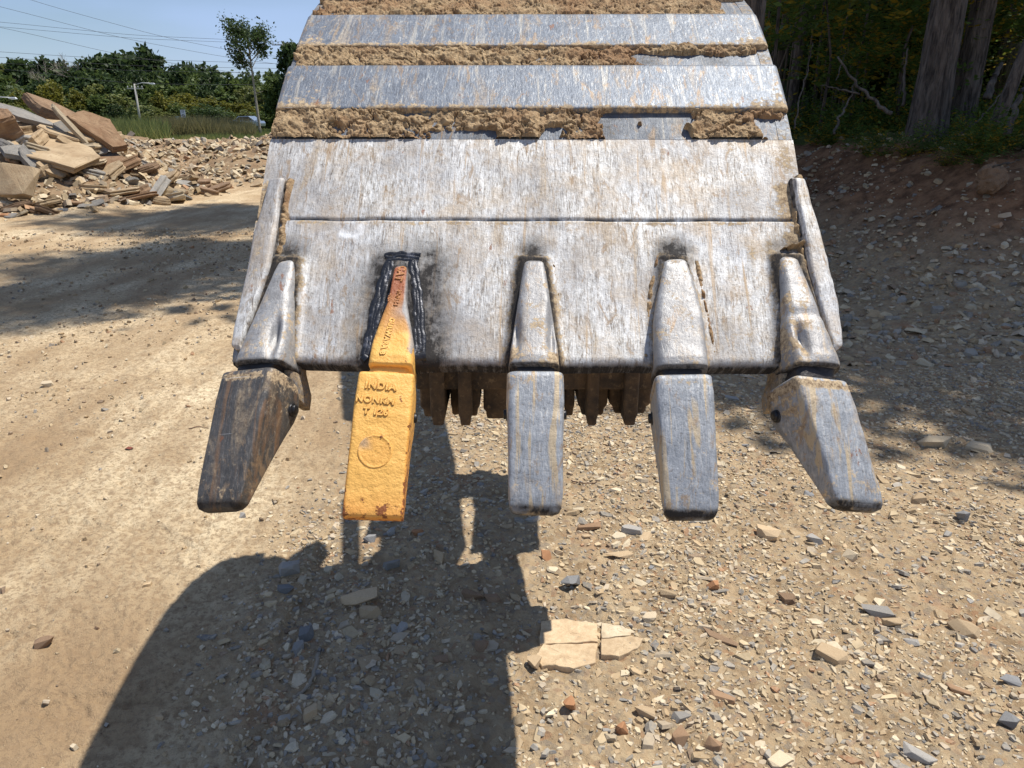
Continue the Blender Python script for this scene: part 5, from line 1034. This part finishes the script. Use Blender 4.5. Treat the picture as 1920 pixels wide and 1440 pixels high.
for i, px in enumerate((860, 1130, 1420, 1700, 1950, 2250, -350, -650)): far_tree(px, 120, 130, 220, 'dark', 'dark tree of the treeline hidden behind bucket or outside the frame', 'treeline trees out of view', var=1 + i % 4, n=7000, leaf=.55, c0=.1)
# lone tall tree with a bare trunk
def lone():
    base = at_Y(489, 258, 78); b = np.array([base[0], 78, gz(base[0], 78)]); t_ = link('lone_tree', None, None, loc=b, label='lone tall tree with long bare leaning trunk and small open crown', cat='tree')
    H = 10.4; z = np.linspace(0, 1, 14); lean = -.16; P = np.stack([lean * z * 1.6, 0 * z, z * H * .93], 1); mb = MB().tube(P, .13 * (1 - .75 * z) + .02, 8); r = np.random.default_rng(4)
    tips = []
    for k in range(16):
        h = r.uniform(.58, .92); a = r.uniform(0, 6.28); L = r.uniform(.9, 2.0) * (1.15 - .5 * abs(h - .72)); p = np.array([lean * h * 1.6, 0, h * H * .93]); q = p + np.array([math.cos(a) * L, math.sin(a) * L, L * .9]); mb.tube([p, (p + q) / 2 + [0, 0, -.1], q], [.05, .03, .012], 5); tips += [q, (p + q * 2) / 3]
    for h, s_ in ((.5, 1), (.4, 1), (.52, 1)): p = np.array([lean * h * 1.6, 0, h * H * .93]); mb.tube([p, p + [s_ * .8, 0, .25]], [.03, .01], 5)
    link('trunk', mb.mesh('trunk', M['palebark'], True), t_)
    tips = np.array(tips + [(lean * 1.4 - .75 + r.normal(0, .42), r.normal(0, .4), H * r.uniform(.80, 1.03)) for _ in range(16)] + [(lean * 1.4 + .85 + r.normal(0, .45), r.normal(0, .4), H * r.uniform(.72, .93)) for _ in range(14)] + [(lean * 1.4 - .7 + r.normal(0, .4), 0, H * r.uniform(.60, .70)) for _ in range(5)]); cc = np.repeat(tips, 60, 0) + r.normal(0, .30, (len(tips) * 60, 3)); V, F, c = leaves(cc, .26, 9); link('crown', mesh_np('crown', V, F, LM['dark'], False, {'col': c}), t_)
lone()
def bare_tree(px, pyt, Y, h, label):
    p = at_Y(px, pyt, Y); r = np.random.default_rng(8); mb = MB(); z0 = p[2] - h
    def br(p, d, L, rad, lv):
        q = p + d * L; mb.tube([p, q], [rad, rad * .6], 4, False)
        if lv < 5:
            for _ in range(3 if lv else 4): e = d + r.normal(0, .38, 3); e[2] = abs(e[2]) * .8 + .3; br(q, e / np.linalg.norm(e), L * r.uniform(.6, .85), rad * .6, lv + 1)
    br(np.array([0, 0, 0.]), np.array([0, 0, 1.]), h * .36, .16, 0); t_ = link('bare_tree', None, None, loc=(p[0], Y, z0), label=label, cat='tree'); link('trunk', mb.mesh('trunk', M['palebark'], False), t_)
bare_tree(128, 122, 138, 9., 'leafless grey tree in the far treeline left of the tall pair')
# grass and weeds between rubble and trees
def grass(name, x0, x1, y0, y1, n, h, w, label, mat, seed):
    r = np.random.default_rng(seed); Y = r.uniform(y0, y1, n); X = r.uniform(x0, x1, n) * Y; k = fbm(X * .35, Y * .1, 3, seed); hh = h * (.35 + 1.1 * k) * r.uniform(.6, 1.3, n); Z = ground_z(X, Y); lean = r.normal(0, .3, (n, 2)) * hh[:, None]
    a = np.stack([X - w, Y, Z], 1); b = np.stack([X + w, Y, Z], 1); c = np.stack([X + lean[:, 0], Y + lean[:, 1], Z + hh], 1); V = np.stack([a, b, c], 1).reshape(-1, 3); col = np.repeat(np.stack([r.uniform(0, 1, n), r.uniform(0, 1, n), 0 * X, 0 * X + 1], 1), 3, 0)
    link(name, mesh_np(name, V, np.arange(n * 3).reshape(-1, 3), mat, False, {'col': col}), kind='stuff', label=label, cat='grass')
GM = leaf_mat('grass_blades', (.10, .15, .045), (.28, .28, .10)); GD = leaf_mat('dry_weeds', (.12, .12, .05), (.30, .25, .12))
grass('grass', -.66, -.22, 63, 105, 26000, .35, .035, 'green grass strip between the broken rock and the trees', GM, 3)
grass('grass', -.53, -.44, 62, 90, 5000, 1.3, .04, 'tall green weeds behind the right end of the rock pile', GM, 4)
grass('weeds', -.45, -.33, 70, 84, 9000, 1.5, .04, 'tall dry brownish weeds in front of the car and road sign', GD, 5)

# ------------------------------------------------------------------ poles, wires, sign, car
M['galv'] = simple('galvanised_metal', (.55, .56, .57), .5, .3, 5); M['white'] = simple('white_sign', (.75, .77, .78), .5, 0, 5, .05); M['blacktxt'] = simple('sign_black', (.02, .02, .02), .6); M['wire'] = simple('wire_dark', (.04, .04, .045), .6); M['carpaint'] = simple('silver_blue_car_paint', (.32, .38, .46), .25, .6, 3, .05); M['carglass'] = simple('car_glass', (.02, .025, .03), .08, 0, 3); M['rubber'] = simple('tyre_rubber', (.02, .02, .02), .9); M['lamp'] = simple('lamp_lens', (.8, .8, .8), .2)
def utility(px, py0, py1, Y, label, arm=True, lamp=None, r=.14, armw=2.2):
    b = at_Y(px, py0, Y); top = at_Y(px, py1, Y)[2]; z0 = gz(b[0], Y) - .3; H = top - z0; t_ = link('utility_pole', None, None, loc=(b[0], Y, z0), label=label, cat='pole')
    link('pole_shaft', MB().tube([(0, 0, 0), (0, 0, H)], [r, r * .7], 10).mesh('pole_shaft', M['pole'], True), t_)
    if arm:
        link('crossarm', MB().box((0, 0, H - .55), (armw, .12, .14)).mesh('crossarm', M['pole']), t_)
        for x in (-.45, -.2, .2, .45): link('insulator', MB().tube([(x * armw, 0, H - .48), (x * armw, 0, H - .25)], [.05, .03], 8).mesh('insulator', M['galv'], True), t_)
    if lamp:
        L, hz = lamp; link('lamp_arm', MB().tube([(0, 0, hz), (L * .5, -.1, hz + .25), (L, -.2, hz + .2)], .045, 8).mesh('lamp_arm', M['galv'], True), t_)
        hd = link('lamp_head', MB().box((L + .3, -.2, hz + .16), (.75, .28, .16), taper=.7).mesh('lamp_head', M['galv']), t_); bevel(hd, .04); link('lamp_lens', MB().box((L + .38, -.2, hz + .06), (.4, .2, .05)).mesh('lamp_lens', M['lamp']), hd)
    return t_
b0 = at_Y(266, 247, 100); utility(266, 247, 157, 100, 'leaning-looking pale utility pole with a street lamp arm on its right', True, (2.0, 5.9), .15, 2.0)
utility(541, 200, 77, 128, 'tall utility pole with a crossarm just left of the bucket', True, None, .17, 3.4)
utility(-14, 240, 160, 70, 'lamp pole just outside the left frame edge with its lamp reaching in', False, (2.2, 3.4), .12)
def wire(pts, label, r=.022):
    P = np.array([at_Y(*p) for p in pts]); k = np.linspace(0, len(P) - 1, 40); Q = np.stack([np.interp(k, range(len(P)), P[:, j]) for j in range(3)], 1)
    for _ in range(6): Q[1:-1] = (Q[:-2] + Q[1:-1] * 2 + Q[2:]) / 4
    c = Q[0].copy(); link('power_line', MB().tube(Q - c, r, 5).mesh('power_line', M['wire'], True), None, loc=c, label=label, cat='wire', group='overhead wires')
WR = [([(-500, -190, 90), (60, 2, 108), (300, 68, 118), (450, 98, 124), (900, 150, 140)], 'highest sloping wire descending from the top left of the sky'),
      ([(-500, -110, 90), (0, 12, 105), (230, 72, 115), (450, 112, 124), (900, 165, 140)], 'second sloping wire below the highest one'),
      ([(-600, -10, 110), (0, 41, 118), (250, 66, 124), (541, 79, 128)], 'nearly level wire reaching the crossarm from the left, upper of the pair'),
      ([(-600, -2, 110), (0, 50, 118), (250, 72, 124), (534, 83, 128)], 'nearly level wire reaching the crossarm from the left, lower of the pair'),
      ([(-600, -60, 100), (0, 50, 110), (220, 102, 118), (450, 138, 122), (900, 190, 140)], 'third sloping wire passing over the dark treetops'),
      ([(-600, 60, 100), (0, 97, 108), (170, 108, 112), (600, 122, 118)], 'thin level wire above the treetops at left'),
      ([(-600, 76, 100), (0, 107, 106), (250, 124, 112), (900, 134, 124)], 'dark level wire just over the treetops'),
      ([(-600, 92, 100), (0, 118, 106), (250, 133, 112), (900, 142, 124)], 'dark level wire brushing the treetops'),
      ([(-600, 110, 98), (0, 128, 102), (250, 158, 100.2), (900, 160, 110)], 'lowest wire crossing in front of the trees to the lamp pole')]
for p_, l_ in WR: wire(p_, l_)
def sign():
    p = at_Y(343, 213, 84); t_ = link('road_sign', None, None, loc=(p[0], 84, gz(p[0], 84)), rot=(0, 0, R(-8)), label='small white rectangular road sign among the weeds before the trees', cat='sign'); H = p[2] - gz(p[0], 84)
    link('sign_post', MB().box((0, .03, H * .5), (.06, .04, H + .3)).mesh('sign_post', M['galv']), t_); pl = link('sign_plate', MB().box((0, 0, H), (.55, .012, .78)).mesh('sign_plate', M['white']), t_)
    for tx, z, sz in (('SPEED', .27, .15), ('LIMIT', .13, .15), ('45', -.17, .40)):
        cu = bpy.data.curves.new('sign_lettering', 'FONT'); cu.body = tx; cu.size = sz; cu.extrude = .002; cu.align_x = 'CENTER'; cu.align_y = 'CENTER'; tmp = bpy.data.objects.new('tmp', cu); C.objects.link(tmp); dg = bpy.context.evaluated_depsgraph_get(); me = bpy.data.meshes.new_from_object(tmp.evaluated_get(dg)); bpy.data.objects.remove(tmp)
        me.name = 'sign_lettering'; me.materials.clear(); me.materials.append(M['blacktxt']); link('sign_lettering', me, pl, loc=(0, -.01, H + z), rot=(R(90), 0, 0))
    q = at_Y(333, 222, 90); s2 = link('marker_post', None, None, loc=(q[0], 90, gz(q[0], 90)), label='small pale green marker board left of the road sign', cat='sign'); hh = q[2] - gz(q[0], 90); link('marker_board', MB().box((0, 0, hh), (.55, .02, .5)).mesh('marker_board', simple('pale_green_board', (.35, .42, .38), .6)), s2); link('sign_post', MB().box((0, .03, hh * .5), (.06, .04, hh)).mesh('sign_post', M['galv']), s2)
sign()
def car():
    p = at_Y(462, 233, 100); z = gz(p[0], 100); t_ = link('parked_car', None, None, loc=(p[0], 100, z + .35), rot=(0, 0, R(-14)), label='silver blue car on the far road half hidden by weeds', cat='car')
    body = [(-2.2, .35), (-2.25, .75), (-1.9, .98), (-1.2, 1.05), (2.1, .98), (2.25, .7), (2.2, .35)]; roof = [(-1.25, 1.04), (-.6, 1.52), (.9, 1.56), (1.75, 1.02)]
    bevel(link('body', MB().prism(body, 1, -.88, .88).mesh('body', M['carpaint']), t_), .06); bevel(link('roof', MB().prism(roof, 1, -.76, .76).mesh('roof', M['carpaint']), t_), .05)
    for s_ in (-1, 1):
        for a in ([(-1.05, 1.08), (-.52, 1.46), (-.05, 1.49), (-.05, 1.08)], [(.02, 1.08), (.02, 1.49), (.85, 1.50), (1.35, 1.08)]): link('window', MB().prism(a, 1, s_ * .765, s_ * .775).mesh('window', M['carglass']), t_)
        for x in (-1.4, 1.4): w = link('wheel', MB().tube([(x, s_ * .7, .33), (x, s_ * .9, .33)], .33, 20).mesh('wheel', M['rubber'], False), t_); link('rim', MB().tube([(x, s_ * .9, .33), (x, s_ * .915, .33)], .2, 14).mesh('rim', M['galv']), w)
    link('windshield', MB().add([(-1.24, -.66, 1.08), (-1.24, .66, 1.08), (-.64, .62, 1.49), (-.64, -.62, 1.49)], [(0, 1, 2, 3)]).mesh('windshield', M['carglass']), t_).location = (-.02, 0, .01)
    for y in (-.6, .6): link('headlight', MB().box((-2.24, y, .72), (.06, .35, .14)).mesh('headlight', M['lamp']), t_)
car()

# ------------------------------------------------------------------ the woods on the right
def oak(px, Y, wpx, H, label, name='oak_trunk_tree', lean=0., flare=.35, seed=1, crown=None):
    x = (px - 960) / FPX * (Y * ct + .1 * st); z0 = gz(x, Y) - .15; r0 = wpx / 2 / FPX * (Y * ct); t_ = link(name, None, None, loc=(x, Y, z0), label=label, cat='tree')
    nz, m = (120, 130) if wpx > 40 else (60, 48); Z = np.linspace(0, 1, nz) ** 1.4 * H; th = np.linspace(0, 2 * math.pi, m, endpoint=False); Zg, Tg = np.meshgrid(Z, th, indexing='ij')
    rid = np.abs(vn(np.cos(Tg) * 10 + 50, np.sin(Tg) * 10 + 50, Zg * 1.6, seed) - .5) * 2; rid2 = np.abs(vn(np.cos(Tg) * 15 + 50, np.sin(Tg) * 15 + 50, Zg * 2.2, seed + 1) - .5) * 2
    lob = vn(np.cos(Tg) * 1.5 + 9, np.sin(Tg) * 1.5 + 9, Zg * .2, seed + 3) - .5
    Rr = r0 * (1 - .35 * Zg / H) * (1 + flare * np.exp(-Zg / .35) * (1 + 1.2 * lob) + .12 * lob) + r0 * .10 * (rid - .5) + r0 * .05 * (rid2 - .5)
    V = np.stack([Rr * np.cos(Tg) + lean * Zg, Rr * np.sin(Tg), Zg], -1).reshape(-1, 3); link('trunk', mesh_np('trunk', V, grid_faces(nz, m, True), M['bark'], True), t_)
    if crown:
        cz, R_, hh, n = crown; key = ('oakcrown', n)
        if key not in TC: P = crown_pts(n, 3., 5., 14, 55, .9, .16); V, F, c = leaves(P, .24, 6); TC[key] = mesh_np('crown', V, F, LM['mid'], False, {'col': c})
        o = link('crown', TC[key], t_, loc=(lean * cz, 0, cz - z0)); o.scale = (R_ / 3, R_ / 3, hh / 5)
    return t_
oak(1738, 9.6, 64, 9, 'massive furrowed oak trunk standing at the top of the shaded bank', crown=(11, 4.2, 5, 9000), seed=1)
oak(1800, 11.4, 44, 10, 'second thick trunk close behind the right side of the massive oak', crown=(12.5, 3.6, 5, 9000), seed=2, flare=.2)
oak(1450, 16, 14, 10, 'slim trunk in the dark woods just right of the bucket top', flare=.1, seed=3, crown=(11, 3.5, 5, 9000))
oak(1480, 15, 18, 10, 'slim trunk right of the first slim one beside the bucket top', flare=.1, seed=4, crown=(12, 3.5, 5, 9000))
oak(1850, 8.6, 24, 5, 'leaning weathered trunk at the right edge of the woods', lean=.22, flare=.3, seed=5)
for i, (x, y, cz, R_, hh) in enumerate([(6.9, 6.9, 9.5, 2.9, 4), (8.5, 11, 12, 4, 6), (8.1, 15, 15, 4.2, 7), (10, 15, 13, 4, 6), (11.4, 18.5, 17, 4.4, 7), (12.5, 21, 14, 5, 8), (13, 9, 13, 5, 8), (4.4, 25, 15, 3.6, 6), (4.3, 15.6, 22, 2.6, 3.2), (4.6, 11.4, 20, 2.0, 2.4), (2.6, 8.9, 17, 1.5, 1.6)]):
    off = 0 if x > 6 or x / y < .36 else 4.3
    t_ = link('shade_tree', None, None, loc=(x + off, y, gz(x + off, y) - .1), label='tall tree of the woods shading the bank, its crown above the frame', cat='tree', group='tall woodland trees'); link('trunk', (trunk_mb(cz, .2, .01, i, 7, 3.) if not off else MB().tube([(0, 0, 0), (-.1, 0, cz * .5), (-off * .5, 0, cz * .8), (-off, 0, cz)], [.25, .18, .12, .05], 8)).mesh('trunk', M['bark'], True), t_)
    o = link('crown', TC[('oakcrown', 9000)], t_, loc=(-off, 0, cz)); o.scale = (R_ / 3, R_ / 3, hh / 5)
# understory sprays
def spray_mesh(seed, n=26, L=.9, leaf=.075, per=14):
    r = np.random.default_rng(seed); P = []; D = []; mb = []
    for k in range(n):
        a = r.uniform(0, 6.28); el = r.uniform(.2, 1.3); l = L * r.uniform(.5, 1.1); d0 = np.array([math.cos(a) * math.cos(el), math.sin(a) * math.cos(el), math.sin(el)]); side = np.cross(d0, [0, 0, 1.]); side /= np.linalg.norm(side) + 1e-6
        for q in range(per):
            t_ = (q + 1) / per; p = d0 * l * t_ + np.array([0, 0, -.28 * l * t_ * t_]); s_ = (-1) ** q; d = side * s_ + d0 * .5 + r.normal(0, .18, 3); P.append(p); D.append(d / np.linalg.norm(d))
    P = np.array(P); D = np.array(D); n_ = len(P); up = r.normal(0, .35, (n_, 3)) + [0, 0, 1]; w = np.cross(D, up); w /= np.linalg.norm(w, axis=1)[:, None]; l = (leaf * r.uniform(.6, 1.3, n_))[:, None]
    V = np.stack([P, P + D * l * .45 + w * l * .25, P + D * l, P + D * l * .45 - w * l * .25], 1).reshape(-1, 3); c = np.repeat(np.stack([r.uniform(0, 1, n_), np.repeat(r.uniform(0, 1, n), per), 0 * l[:, 0], 1 + 0 * l[:, 0]], 1), 4, 0)
    return mesh_np('foliage', V, np.arange(n_ * 4).reshape(-1, 4), LM['wood'], False, {'col': c})
SP = [spray_mesh(k) for k in range(5)] + [spray_mesh(20 + k, 40, 1.0, .06, 18) for k in range(3)]
r6 = np.random.default_rng(66)
def edge_x(y): return 4.3 + .035 * (14 - y) ** 1.0
cnt = 0
for i in range(230):
    y = r6.uniform(7.6, 15) if i % 2 else r6.uniform(7.6, 11); x = r6.uniform(3.6, 10.5)
    if bankf(np.array([x]), np.array([y]))[0] < .80 or x > .78 * y: continue
    z = gz(x, y); front = y < 11
    s_ = r6.uniform(.30, .75) if front else r6.uniform(.8, 1.5); b = link('understory_bush', SP[int(r6.integers(0, 8))], None, loc=(x, y, z), rot=(0, 0, r6.uniform(0, 6.28)), label='low leafy plant at the foot of the woods on the bank' if front else 'taller leafy shrub deeper in the dark woods', cat='bush', group='low plants along the woods' if front else 'shrubs deeper in the woods'); b.scale = (s_, s_, s_ * r6.uniform(.7, 1.2)); cnt += 1
for i in range(90):      # wall of saplings and hanging foliage deeper in
    y = r6.uniform(11, 24); x = r6.uniform(.27, .85) * y + .6; z = gz(x, y); h = r6.uniform(1.2, 6.); b = link('sapling', None, None, loc=(x, y, z), label='thin leafy sapling filling the dark woods behind the bank', cat='tree', group='saplings in the woods')
    link('trunk', MB().tube([(0, 0, 0), (.1 * math.sin(i), .1, h * .6), (.2 * math.sin(i * 2.3), .0, h + .3)], [.03, .02, .008], 5).mesh('trunk', M['bark'], True), b)
    for q in range(3): o = link('foliage', SP[int(r6.integers(0, 8))], b, loc=(r6.normal(0, .3), r6.normal(0, .3), h * (.45 + .28 * q)), rot=(0, 0, r6.uniform(0, 6.28))); s_ = r6.uniform(1.1, 1.9); o.scale = (s_, s_, s_)
for i in range(26):
    y = r6.uniform(22, 40); x = r6.uniform(.28, .95) * y; tree('woodland_tree', x, y, r6.uniform(9, 14), r6.uniform(2.8, 4), 'dark', 'dense tree standing deep in the woods on the right', group='trees deep in the right woods', var=1 + i % 4, n=3000, leaf=.62, c0=.05)
M['deadwood'] = bark('dead_branch', (.05, .043, .036), (.15, .13, .11))
def branch(pts, r0, label, name='fallen_branch', mat='deadwood', cat='branch'):
    P = np.array([at_Y(*p) for p in pts]); c = P[-1].copy(); k = np.linspace(0, len(P) - 1, len(P) * 5); Q = np.stack([np.interp(k, range(len(P)), P[:, j]) for j in range(3)], 1) + .008 * np.random.default_rng(int(pts[0][0])).normal(0, 1, (len(k), 3))
    link(name, MB().tube(Q - c, np.linspace(r0 * .3, r0 * .7, len(Q)), 7).mesh(name, M[mat], True), None, loc=c, label=label, cat=cat)
branch([(1570, 105, 9.2), (1605, 155, 9.1), (1640, 190, 9.0), (1672, 214, 8.9)], .035, 'dead branch slanting down to the right in the dark woods')
branch([(1538, 160, 9.3), (1575, 166, 9.2), (1612, 176, 9.1)], .018, 'thin dead branch joining the slanting one from the left')
branch([(1606, 142, 9.3), (1596, 180, 9.2), (1575, 220, 9.0), (1562, 250, 8.8)], .022, 'grey dead stem leaning left behind the slanting branch')
branch([(1525, 80, 9.2), (1515, 130, 9.1), (1500, 180, 9.0), (1490, 245, 8.8)], .014, 'pale slender stem rising beside the bucket', 'thin_stem', cat='stem')
branch([(1588, 88, 9.6), (1580, 115, 9.6), (1568, 150, 9.5)], .010, 'short twig above the slanting branch', 'thin_stem', cat='stem')
branch([(1898, 145, 8.6), (1870, 185, 8.5), (1835, 225, 8.4), (1800, 250, 8.3)], .018, 'slender dead limb slanting down left near the right edge')
branch([(1878, 118, 9.4), (1862, 150, 9.3), (1850, 185, 9.2)], .07, 'broken stump leaning right of the second trunk', 'dead_stump', cat='stump')
branch([(1700, 90, 9.9), (1697, 140, 9.9), (1692, 200, 9.8)], .03, 'thin dark stem touching the left side of the massive oak', 'thin_stem', cat='stem')
branch([(1930, 150, 8.3), (1905, 200, 8.2), (1888, 255, 8.1)], .06, 'thick weathered stem at the right frame edge', 'thin_stem', cat='stem')
branch([(1916, 300, 6.6), (1890, 306, 6.7), (1860, 312, 6.9)], .014, 'root poking out of the bank at the right edge', 'root', cat='root')
